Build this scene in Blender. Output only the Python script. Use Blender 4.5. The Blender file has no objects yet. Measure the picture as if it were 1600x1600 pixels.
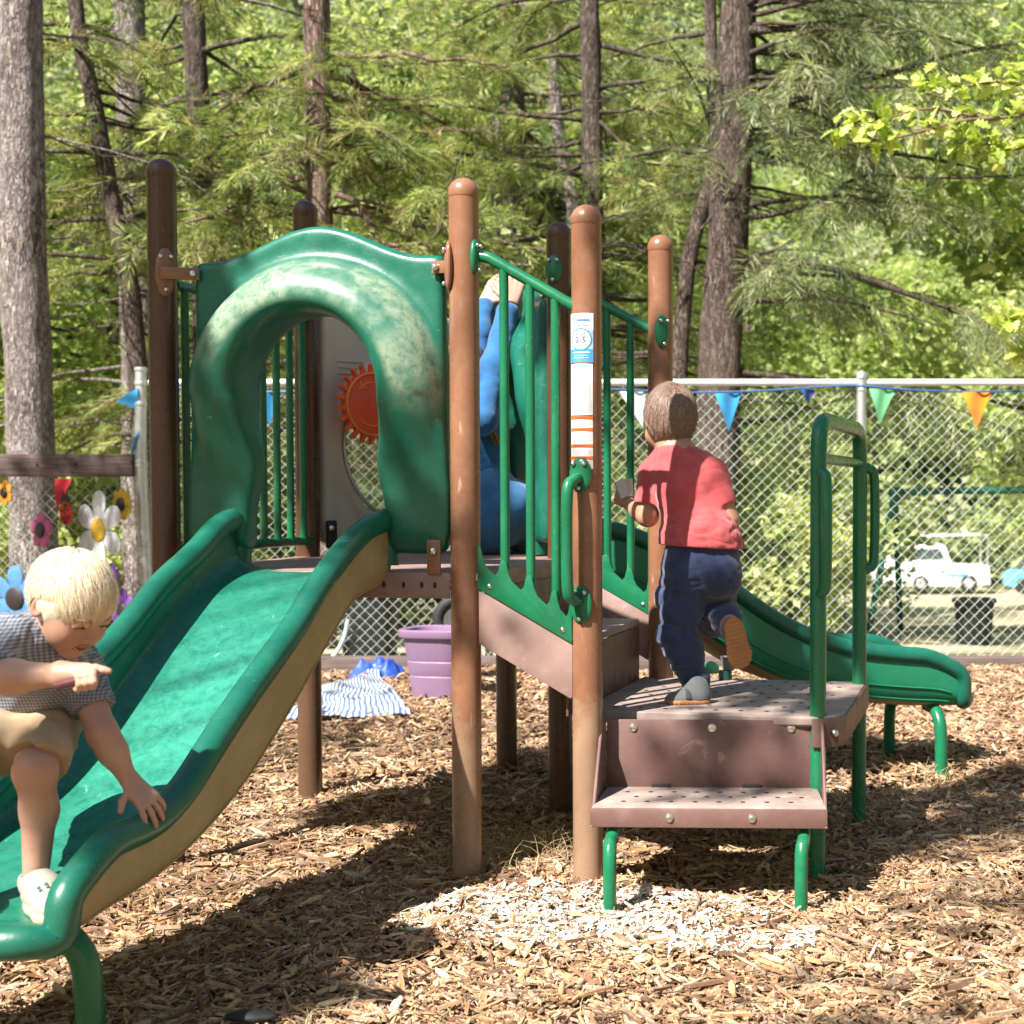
import bpy, bmesh, math, random
import numpy as np
from mathutils import Vector, Matrix

sc = bpy.context.scene
COL = sc.collection
R = math.radians
rng = np.random.default_rng(7)
random.seed(7)

# ---------------------------------------------------------------- camera, sky, sun, exposure
F, CX, HY, CAMH, PITCH = 2310.0, 1110.0, 770.0, 1.12, R(2.0)
CY = HY + F * math.tan(PITCH)
cam = bpy.data.cameras.new('camera')
camo = bpy.data.objects.new('camera', cam)
COL.objects.link(camo)
camo.location = (0, 0, CAMH)
camo.rotation_euler = (R(90) - PITCH, 0, 0)
cam.sensor_width = 36
cam.lens = F / 1600 * 36
cam.shift_x = (800 - CX) / 1600
cam.shift_y = (CY - 800) / 1600
cam.clip_start = 0.05
cam.clip_end = 800
cam.dof.use_dof = True
cam.dof.focus_distance = 4.1
cam.dof.aperture_fstop = 5.2
sc.camera = camo

SUN_EL, SUN_AZ = R(48), math.atan2(-0.62, -0.785)      # azimuth measured from +Y towards +X
S = np.array([math.sin(SUN_AZ) * math.cos(SUN_EL), math.cos(SUN_AZ) * math.cos(SUN_EL), math.sin(SUN_EL)])
world = bpy.data.worlds.new('World')
sc.world = world
world.use_nodes = True
wn = world.node_tree
wn.nodes.clear()
wo = wn.nodes.new('ShaderNodeOutputWorld')
wb = wn.nodes.new('ShaderNodeBackground')
wt = wn.nodes.new('ShaderNodeTexSky')
wt.sky_type = 'NISHITA'
wt.sun_disc = False
wt.sun_elevation = SUN_EL
wt.sun_rotation = SUN_AZ
wb.inputs['Strength'].default_value = 0.065
wn.links.new(wt.outputs[0], wb.inputs[0])
wn.links.new(wb.outputs[0], wo.inputs[0])
sl = bpy.data.lights.new('sun', 'SUN')
sl.energy = 5.0
sl.angle = R(0.53)
sl.color = (1.0, 0.955, 0.88)
so = bpy.data.objects.new('sun', sl)
COL.objects.link(so)
so.rotation_euler = Vector(S.tolist()).to_track_quat('Z', 'Y').to_euler()
sc.view_settings.view_transform = 'Standard'
sc.view_settings.look = 'None'
sc.view_settings.gamma = 1
sc.view_settings.exposure = 1.42
sc.view_settings.use_curve_mapping = False
sc.render.engine = 'CYCLES'
sc.cycles.max_bounces = 8
sc.cycles.transparent_max_bounces = 12
sc.cycles.caustics_reflective = False
sc.cycles.caustics_refractive = False
try:
    sc.cycles.use_denoising = True
    sc.cycles.denoiser = 'OPENIMAGEDENOISE'
except Exception:
    pass

# ---------------------------------------------------------------- photograph pixel -> point in the place
_fw = np.array([0, math.cos(PITCH), -math.sin(PITCH)])
_up = np.array([0, math.sin(PITCH), math.cos(PITCH)])
_rt = np.array([1.0, 0, 0])
_o = np.array([0, 0, CAMH])
def ray(x, y): return _fw + _rt * (x - CX) / F - _up * (y - CY) / F
def at_plane(x, y, p0, n):
    r = ray(x, y); n = np.asarray(n, float)
    return _o + r * (((np.asarray(p0, float) - _o) @ n) / (r @ n))
def at(x, y, Y): return at_plane(x, y, (0, Y, 0), (0, 1, 0))
def at_z(x, y, z=0.0): return at_plane(x, y, (0, 0, z), (0, 0, 1))

PHI = R(11)
U = np.array([math.cos(PHI), -math.sin(PHI), 0.0])
V = np.array([math.sin(PHI), math.cos(PHI), 0.0])
Z = np.array([0, 0, 1.0])
O0 = np.array([-.70, 4.225, 0]) - .94 * U
def W(a, b, z): return O0 + a * U + b * V + z * Z
def on_b(x, y, b):
    d = at_plane(x, y, W(0, b, 0), V) - O0
    return d @ U, d @ V, d[2]

# ---------------------------------------------------------------- object helpers
def link(o, parent=None):
    COL.objects.link(o)
    if parent is not None: o.parent = parent
    return o
def base_of(parent):
    b = np.zeros(3); p = parent
    while p is not None:
        b = b + np.array(p.location); p = p.parent
    return b
def tag(o, label=None, cat=None, group=None, kind=None):
    for k, v in (('label', label), ('category', cat), ('group', group), ('kind', kind)):
        if v: o[k] = v
    return o
def root(name, loc, label, cat, group=None):
    o = bpy.data.objects.new(name, None)
    o.empty_display_size = .1
    link(o); o.location = tuple(float(c) for c in loc)
    return tag(o, label, cat, group)
def set_col(me, cols, name='Col'):
    a = me.attributes.new(name, 'FLOAT_COLOR', 'POINT')
    c = np.ones((len(me.vertices), 4), np.float32); c[:, :3] = cols
    a.data.foreach_set('color', c.ravel())
def set_mask(me, vals, name='mask'):
    a = me.attributes.new(name, 'FLOAT', 'POINT')
    a.data.foreach_set('value', np.asarray(vals, np.float32))
def mesh(name, Vv, Ff, smooth=True):
    me = bpy.data.meshes.new(name)
    Vv = np.asarray(Vv, np.float32)
    if isinstance(Ff, np.ndarray):
        n, k = Ff.shape
        me.vertices.add(len(Vv)); me.vertices.foreach_set('co', Vv.ravel())
        me.loops.add(n * k); me.loops.foreach_set('vertex_index', Ff.astype(np.int32).ravel())
        me.polygons.add(n)
        me.polygons.foreach_set('loop_start', np.arange(0, n * k, k, dtype=np.int32))
        try: me.polygons.foreach_set('loop_total', np.full(n, k, np.int32))
        except Exception: pass
        me.update(calc_edges=True); me.validate()
    else:
        me.from_pydata([tuple(map(float, v)) for v in Vv], [], [tuple(int(i) for i in f) for f in Ff])
    me.polygons.foreach_set('use_smooth', np.full(len(me.polygons), bool(smooth)))
    me.update()
    return me
def obj(name, Vv, Ff, mat, parent=None, smooth=True, cols=None, mask=None, sharp=None, local=False):
    """one mesh object; vertices in world coordinates unless local"""
    Vv = np.asarray(Vv, float)
    if parent is not None and not local: Vv = Vv - base_of(parent)
    me = mesh(name, Vv, Ff, smooth)
    if sharp: 
        try: me.set_sharp_from_angle(angle=R(sharp))
        except Exception: pass
    if cols is not None: set_col(me, cols)
    if mask is not None: set_mask(me, mask)
    me.materials.append(mat)
    return link(bpy.data.objects.new(name, me), parent)
class MB:
    def __init__(s): s.v = []; s.f = []; s.n = 0
    def add(s, vf):
        v, f = vf
        v = np.asarray(v, float)
        s.f += [tuple(int(i) + s.n for i in q) for q in f]
        s.v.append(v); s.n += len(v); return s
    def each(s, name, mat, parent=None, **k):
        o = None; n0 = 0; fi = 0
        for v in s.v:
            f = []
            while fi < len(s.f) and s.f[fi][0] < n0 + len(v): f.append(tuple(q - n0 for q in s.f[fi])); fi += 1
            n0 += len(v); o = MB().add((v, f)).build(name, mat, parent, **k)
        return o
    def build(s, name, mat, parent=None, smooth=True, sharp=35, **k):
        return obj(name, np.concatenate(s.v), s.f, mat, parent, smooth, sharp=sharp, **k)
def smooth_path(pts, n=24):
    pts = np.asarray(pts, float)
    if len(pts) < 3: return pts
    P = np.vstack([2 * pts[0] - pts[1], pts, 2 * pts[-1] - pts[-2]])
    out = []
    m = max(2, int(math.ceil(n / (len(pts) - 1))))
    for i in range(len(pts) - 1):
        p0, p1, p2, p3 = P[i:i + 4]
        for t in np.linspace(0, 1, m, endpoint=False):
            out.append(.5 * ((2 * p1) + (-p0 + p2) * t + (2 * p0 - 5 * p1 + 4 * p2 - p3) * t * t + (-p0 + 3 * p1 - 3 * p2 + p3) * t ** 3))
    out.append(pts[-1]); return np.array(out)
def tube(path, r, n=12, caps=True, flat=None):
    path = np.asarray(path, float); m = len(path)
    r = np.broadcast_to(np.asarray(r, float), (m,))
    T = np.gradient(path, axis=0); T /= np.linalg.norm(T, axis=1)[:, None] + 1e-12
    a = np.array([0, 0, 1.0]) if abs(T[0][2]) < .9 else np.array([1.0, 0, 0])
    N = np.cross(T[0], a); N /= np.linalg.norm(N)
    vs = []
    th = np.linspace(0, 2 * np.pi, n, endpoint=False)
    for i in range(m):
        N = N - T[i] * (N @ T[i]); N /= np.linalg.norm(N) + 1e-12
        B = np.cross(T[i], N)
        k = flat if flat else 1.0
        vs.append(path[i] + r[i] * (np.cos(th)[:, None] * N * k + np.sin(th)[:, None] * B))
    vs = np.concatenate(vs)
    f = [(i * n + j, i * n + (j + 1) % n, (i + 1) * n + (j + 1) % n, (i + 1) * n + j) for i in range(m - 1) for j in range(n)]
    if caps: f += [tuple(range(n))[::-1], tuple((m - 1) * n + j for j in range(n))]
    return vs, f
def lathe(prof, c, n=32, axis=(0, 0, 1)):
    ax = np.asarray(axis, float); ax /= np.linalg.norm(ax)
    a = np.array([1.0, 0, 0]) if abs(ax[0]) < .9 else np.array([0, 1.0, 0])
    N = np.cross(ax, a); N /= np.linalg.norm(N); B = np.cross(ax, N)
    th = np.linspace(0, 2 * np.pi, n, endpoint=False); c = np.asarray(c, float)
    vs = np.concatenate([c + ax * h + r * (np.cos(th)[:, None] * N + np.sin(th)[:, None] * B) for r, h in prof]); m = len(prof)
    f = [(i * n + j, i * n + (j + 1) % n, (i + 1) * n + (j + 1) % n, (i + 1) * n + j) for i in range(m - 1) for j in range(n)]
    f += [tuple(range(n))[::-1], tuple((m - 1) * n + j for j in range(n))]
    return vs, f
def bm_out(bm):
    bm.verts.index_update()
    bmesh.ops.recalc_face_normals(bm, faces=bm.faces)
    r = (np.array([v.co[:] for v in bm.verts]), [tuple(v.index for v in f.verts) for f in bm.faces])
    bm.free(); return r
def prism(out2d, t, org, ax, ay, bevel=.006, seg=2, both=True):
    """outline in the plane ax/ay at org, thickness t along ax x ay"""
    ax, ay = np.asarray(ax, float), np.asarray(ay, float); az = np.cross(ax, ay)
    bm = bmesh.new()
    vs = [bm.verts.new((x, y, 0)) for x, y in out2d]
    f = bm.faces.new(vs)
    g = bmesh.ops.extrude_face_region(bm, geom=[f])
    for e in g['geom']:
        if isinstance(e, bmesh.types.BMVert): e.co.z += t
    if bevel > 0:
        es = [e for e in bm.edges if abs(e.verts[0].co.z - e.verts[1].co.z) < 1e-6]
        bmesh.ops.bevel(bm, geom=es, offset=bevel, segments=seg, profile=.5, affect='EDGES', clamp_overlap=True)
    v, fc = bm_out(bm)
    return np.asarray(org, float) + v[:, :1] * ax + v[:, 1:2] * ay + v[:, 2:] * az, fc
def rbox(c, size, ax=(1, 0, 0), ay=(0, 1, 0), az=None, bevel=.006, seg=2):
    ax, ay = np.asarray(ax, float), np.asarray(ay, float); az = np.cross(ax, ay) if az is None else np.asarray(az, float)
    bm = bmesh.new(); bmesh.ops.create_cube(bm, size=1)
    for v in bm.verts: v.co = (v.co.x * size[0], v.co.y * size[1], v.co.z * size[2])
    if bevel > 0: bmesh.ops.bevel(bm, geom=bm.edges[:], offset=min(bevel, min(size) * .45), segments=seg, profile=.5, affect='EDGES')
    v, f = bm_out(bm)
    return np.asarray(c, float) + v[:, :1] * ax + v[:, 1:2] * ay + v[:, 2:] * az, f
def ball(c, r, n=14, sc3=(1, 1, 1)):
    bm = bmesh.new(); bmesh.ops.create_uvsphere(bm, u_segments=n, v_segments=max(6, n // 2), radius=1)
    v, f = bm_out(bm)
    return np.asarray(c, float) + v * r * np.asarray(sc3, float), f
def _h(i, j, k, seed):
    n = (i * 73856093) ^ (j * 19349663) ^ (k * 83492791) ^ (seed * 2654435)
    n = (n ^ (n >> 13)) * 1274126177 & 0xffffffff
    return ((n ^ (n >> 16)) & 0xffff) / 65535.0
def vnoise(P, s=1.0, seed=0):
    """smooth value noise 0..1"""
    P = np.asarray(P, float) * s
    i = np.floor(P).astype(np.int64); f = P - i; f = f * f * (3 - 2 * f)
    out = 0
    for dx in (0, 1):
        for dy in (0, 1):
            for dz in (0, 1):
                w = (f[..., 0] if dx else 1 - f[..., 0]) * (f[..., 1] if dy else 1 - f[..., 1]) * (f[..., 2] if dz else 1 - f[..., 2])
                out = out + w * _h(i[..., 0] + dx, i[..., 1] + dy, i[..., 2] + dz, seed)
    return out
def fbm(P, s=1.0, seed=0, o=4):
    t = 0; a = 1; w = 0
    for k in range(o):
        t = t + a * vnoise(P, s * 2 ** k, seed + k); w += a; a *= .5
    return t / w

# ---------------------------------------------------------------- materials
def nt(name):
    m = bpy.data.materials.new(name); m.use_nodes = True
    t = m.node_tree; b = t.nodes['Principled BSDF']
    return m, t, b
def N(t, kind, **k):
    n = t.nodes.new(kind)
    for a, v in k.items():
        if a in n.inputs: n.inputs[a].default_value = v
        else: setattr(n, a, v)
    return n
def ramp(t, fac, stops, interp='LINEAR'):
    r = t.nodes.new('ShaderNodeValToRGB'); r.color_ramp.interpolation = interp
    e = r.color_ramp.elements
    while len(e) < len(stops): e.new(.5)
    for q, (p, c) in zip(e, stops):
        q.position = p; q.color = (*c, 1) if not np.isscalar(c) else (c, c, c, 1)
    t.links.new(fac, r.inputs[0]); return r.outputs[0]
def mix(t, fac, a, b, mode='MIX'):
    n = t.nodes.new('ShaderNodeMix'); n.data_type = 'RGBA'; n.blend_type = mode; n.clamp_factor = True
    for i, v in ((0, fac), (6, a), (7, b)):
        if hasattr(v, 'is_linked') or isinstance(v, bpy.types.NodeSocket): t.links.new(v, n.inputs[i])
        elif i == 0: n.inputs[0].default_value = v
        else: n.inputs[i].default_value = (*v, 1)
    return n.outputs[2]
def coords(t, scale=(1, 1, 1), kind='Object'):
    c = t.nodes.new('ShaderNodeTexCoord'); m = t.nodes.new('ShaderNodeMapping')
    m.inputs['Scale'].default_value = scale
    t.links.new(c.outputs[kind], m.inputs[0]); return m.outputs[0]
def noise(t, co, scale, detail=4, rough=.6, dist=0):
    n = N(t, 'ShaderNodeTexNoise'); n.inputs['Scale'].default_value = scale
    n.inputs['Detail'].default_value = detail; n.inputs['Roughness'].default_value = rough; n.inputs['Distortion'].default_value = dist
    t.links.new(co, n.inputs['Vector']); return n.outputs['Fac']
def bump(t, b, h, strength=.2, dist=.01):
    n = t.nodes.new('ShaderNodeBump'); n.inputs['Strength'].default_value = strength; n.inputs['Distance'].default_value = dist
    t.links.new(h, n.inputs['Height']); t.links.new(n.outputs[0], b.inputs['Normal'])
def plastic(name, c, c2=None, rough=.38, scuff=None, scuff_amt=.5, spec=.5, bumpy=.1, sscale=(30, 30, 30), dust=0.0, dustc=(.55, .5, .4), mask_col=None, grit=90, speck=False, grime=None, wavy=0):
    m, t, b = nt(name)
    c2 = c2 or tuple(x * .75 for x in c)
    co = coords(t)
    big = noise(t, co, 5, 5, .6)
    col = mix(t, ramp(t, big, [(.35, 0), (.68, 1)]), c, c2)
    if mask_col is not None:
        a = N(t, 'ShaderNodeAttribute', attribute_name='mask')
        wn_ = ramp(t, noise(t, co, 34, 8, .75, .4), [(.36, .25), (.56, 1)])
        mu = N(t, 'ShaderNodeMath', operation='MULTIPLY'); t.links.new(a.outputs['Fac'], mu.inputs[0]); t.links.new(wn_, mu.inputs[1])
        col = mix(t, mu.outputs[0], col, mask_col)
        col = mix(t, ramp(t, noise(t, co, 190, 2), [(.70, 0), (.73, .5)]), col, tuple(x * .45 for x in mask_col)) if speck else col
    if dust > 0:
        dn = noise(t, co, 14, 7, .72)
        col = mix(t, ramp(t, dn, [(.5, 0), (.8, dust)]), col, dustc)
    if grime is not None:
        sx_ = N(t, 'ShaderNodeSeparateXYZ'); t.links.new(co, sx_.inputs[0])
        ad = N(t, 'ShaderNodeMath', operation='MULTIPLY_ADD'); t.links.new(noise(t, co, 9, 6, .7), ad.inputs[0]); ad.inputs[1].default_value = -.9; t.links.new(sx_.outputs['Z'], ad.inputs[2])
        col = mix(t, ramp(t, ad.outputs[0], [(0, .75), (.12, 0)]), col, grime)
    rr = ramp(t, noise(t, co, 22, 5), [(.3, rough * .8), (.75, min(1, rough * 1.35))])
    if scuff is not None:
        co2 = coords(t, sscale)
        sn = noise(t, co2, 1.0, 6, .7, .6)
        col = mix(t, ramp(t, sn, [(.64, 0), (.70, scuff_amt)]), col, scuff)
    t.links.new(col, b.inputs['Base Color']); t.links.new(rr, b.inputs['Roughness'])
    b.inputs['Specular IOR Level'].default_value = spec
    if bumpy: bump(t, b, noise(t, co, grit, 3), bumpy, .004)
    if wavy:
        bn = [n for n in t.nodes if n.type == 'BUMP'][0]; b2 = t.nodes.new('ShaderNodeBump'); b2.inputs['Strength'].default_value = wavy; b2.inputs['Distance'].default_value = .03
        t.links.new(noise(t, co, 5.5, 2, .4), b2.inputs['Height']); t.links.new(b2.outputs[0], bn.inputs['Normal'])
    return m
def plain(name, c, rough=.6, metal=0, spec=.5, var=.25, scale=12, bumpy=0):
    m, t, b = nt(name)
    co = coords(t)
    col = mix(t, ramp(t, noise(t, co, scale, 5), [(.3, 0), (.7, 1)]), tuple(x * (1 - var) for x in c), tuple(min(1, x * (1 + var * .5)) for x in c))
    t.links.new(col, b.inputs['Base Color'])
    b.inputs['Roughness'].default_value = rough; b.inputs['Metallic'].default_value = metal; b.inputs['Specular IOR Level'].default_value = spec
    if bumpy: bump(t, b, noise(t, co, scale * 6, 3), bumpy, .004)
    return m
def cloth(name, c, c2=None, weave=900, amt=.35, var=.2, sheen=.3):
    m, t, b = nt(name)
    co = coords(t)
    c2 = c2 or tuple(x * (1 - var) for x in c)
    col = mix(t, ramp(t, noise(t, co, 18, 6), [(.35, 0), (.65, 1)]), c, c2)
    t.links.new(col, b.inputs['Base Color'])
    b.inputs['Roughness'].default_value = .9; b.inputs['Specular IOR Level'].default_value = .15
    b.inputs['Sheen Weight'].default_value = sheen; b.inputs['Sheen Roughness'].default_value = .5
    bump(t, b, noise(t, co, weave, 2), amt, .002)
    return m
def leafmat(name, trans=.35, rough=.55, tint=(1, 1, 1)):
    m = bpy.data.materials.new(name); m.use_nodes = True; t = m.node_tree; b = t.nodes['Principled BSDF']; out = t.nodes['Material Output']
    a = N(t, 'ShaderNodeAttribute', attribute_name='Col')
    col = mix(t, 1.0, a.outputs['Color'], tint, 'MULTIPLY')
    t.links.new(col, b.inputs['Base Color'])
    b.inputs['Roughness'].default_value = rough; b.inputs['Specular IOR Level'].default_value = .35
    tr = t.nodes.new('ShaderNodeBsdfTranslucent')
    t.links.new(mix(t, 1.0, col, (1.22, 1.24, .75), 'MULTIPLY'), tr.inputs[0])
    ms = t.nodes.new('ShaderNodeMixShader'); ms.inputs[0].default_value = trans
    t.links.new(b.outputs[0], ms.inputs[1]); t.links.new(tr.outputs[0], ms.inputs[2]); t.links.new(ms.outputs[0], out.inputs[0])
    return m
def barkmat(name, light, dark, sx=26, sz=5, mid=None, strength=.9, moss=None):
    m, t, b = nt(name)
    co0 = coords(t, (sx, sx, sz))
    wv = N(t, 'ShaderNodeTexNoise'); wv.inputs['Scale'].default_value = 1.2; t.links.new(co0, wv.inputs['Vector'])
    va = N(t, 'ShaderNodeVectorMath', operation='MULTIPLY_ADD'); t.links.new(wv.outputs['Color'], va.inputs[0]); va.inputs[1].default_value = (2.2, 2.2, 2.2); t.links.new(co0, va.inputs[2]); co = va.outputs[0]
    n1 = noise(t, co, 1, 6, .68, .8)
    vo = N(t, 'ShaderNodeTexVoronoi', feature='DISTANCE_TO_EDGE'); vo.inputs['Scale'].default_value = .85; t.links.new(co, vo.inputs['Vector'])
    edge = ramp(t, vo.outputs['Distance'], [(.0, 0), (.16, 1)])
    rg = ramp(t, noise(t, coords(t, (sx * 1.6, sx * 1.6, sz * 1.1)), 1, 3, .5, 1.4), [(.42, 0), (.5, 1), (.58, 0)])
    hgt = mix(t, .22, n1, edge); hgt = mix(t, mix(t, .55, (0, 0, 0), rg), hgt, (.05, .05, .05))
    col = ramp(t, hgt, [(.28, dark), (.48, mid or tuple((x + y) / 2 for x, y in zip(light, dark))), (.8, light)])
    big = noise(t, coords(t), 2.2, 4)
    col = mix(t, ramp(t, big, [(.4, 0), (.7, .6)]), col, tuple(x * .62 for x in light))
    if moss: col = mix(t, ramp(t, noise(t, coords(t), 9, 5), [(.62, 0), (.7, .75)]), col, moss)
    t.links.new(col, b.inputs['Base Color']); b.inputs['Roughness'].default_value = .95; b.inputs['Specular IOR Level'].default_value = .15
    bump(t, b, hgt, strength, .035)
    return m

GREEN = (.009, .126, .080); GREEN2 = (.006, .095, .062)
M = {}
M['green'] = plastic('green_moulded_plastic', GREEN, GREEN2, .33, scuff=(.30, .52, .42), scuff_amt=.35, sscale=(18, 18, 70), dust=.10, dustc=(.2, .4, .3), mask_col=(.25, .33, .23), speck=True)
M['chute'] = plastic('green_slide_plastic', (.009, .13, .082), (.006, .095, .062), .27, scuff=(.28, .5, .42), scuff_amt=.5, sscale=(45, 6, 45), dust=.16, dustc=(.14, .34, .26), mask_col=(.045, .29, .20), wavy=.16)
M['tan'] = plastic('tan_slide_underside', (.37, .295, .15), (.29, .23, .115), .5, scuff=(.16, .13, .07), scuff_amt=.4, dust=.25, dustc=(.17, .13, .06))
M['coat'] = plastic('green_powder_coat', (.009, .158, .068), (.007, .13, .058), .27, scuff=(.3, .36, .2), scuff_amt=.5, sscale=(60, 60, 16), dust=.04)
M['brown_shaded'] = plastic('shaded_brown_powder_coat', (.10, .042, .023), (.08, .033, .018), .24, scuff=(.26, .15, .1), scuff_amt=.4, sscale=(34, 34, 7), dust=.10, dustc=(.2, .12, .08), grit=240, bumpy=.1, grime=(.11, .065, .04))  # same post coat darkened: shade on these posts put into the colour
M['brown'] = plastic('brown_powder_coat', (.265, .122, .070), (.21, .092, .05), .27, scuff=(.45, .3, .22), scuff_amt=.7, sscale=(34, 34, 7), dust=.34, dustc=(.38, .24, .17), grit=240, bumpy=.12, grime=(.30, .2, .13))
M['deck'] = plastic('pink_brown_vinyl', (.31, .195, .17), (.25, .155, .135), .55, scuff=(.47, .36, .32), scuff_amt=.55, sscale=(14, 26, 14), dust=.55, dustc=(.42, .31, .27))
M['riser'] = plastic('shaded_vinyl_riser', (.165, .088, .076), (.125, .066, .058), .5, scuff=(.38, .27, .24), scuff_amt=.6, sscale=(9, 9, 7), dust=.28, dustc=(.3, .2, .18))  # vinyl darkened: the shade on the riser put into the colour
M['tread'] = plastic('dusty_vinyl_tread', (.34, .26, .225), (.24, .175, .15), .75, scuff=(.42, .36, .31), scuff_amt=.6, sscale=(12, 12, 12), dust=.9, dustc=(.48, .41, .355))
M['beige'] = plastic('beige_plastic', (.60, .52, .40), (.52, .45, .34), .5, dust=.15)
M['orange'] = plain('orange_gear_plastic', (.85, .095, .02), .35, var=.1)
M['orange_line'] = plain('orange_gear_line', (.9, .28, .04), .4, var=.1)
M['steel'] = plain('steel_bolt', (.75, .74, .72), .28, 1.0, var=.1)
M['galv'] = plain('galvanised_steel', (.62, .64, .64), .42, .75, var=.15)
M['paintedrail'] = plain('pale_painted_rail', (.72, .74, .72), .5, 0.2, var=.08)
M['wire'] = plain('chain_link_wire', (.56, .64, .58), .5, .15, var=.1)
M['dark'] = plain('dark_hole', (.035, .027, .024), .9)
M['black'] = plain('black_rubber', (.02, .02, .021), .7, bumpy=.2)
def glassmat():
    m = bpy.data.materials.new('clear_bubble'); m.use_nodes = True; t = m.node_tree; t.nodes.clear()
    out = t.nodes.new('ShaderNodeOutputMaterial'); g = t.nodes.new('ShaderNodeBsdfGlossy'); g.inputs['Roughness'].default_value = .03
    tr = t.nodes.new('ShaderNodeBsdfTransparent'); tr.inputs[0].default_value = (.86, .87, .84, 1)
    ms = t.nodes.new('ShaderNodeMixShader'); ms.inputs[0].default_value = .17
    t.links.new(tr.outputs[0], ms.inputs[1]); t.links.new(g.outputs[0], ms.inputs[2]); t.links.new(ms.outputs[0], out.inputs[0])
    return m
M['bubble'] = glassmat()

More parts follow.
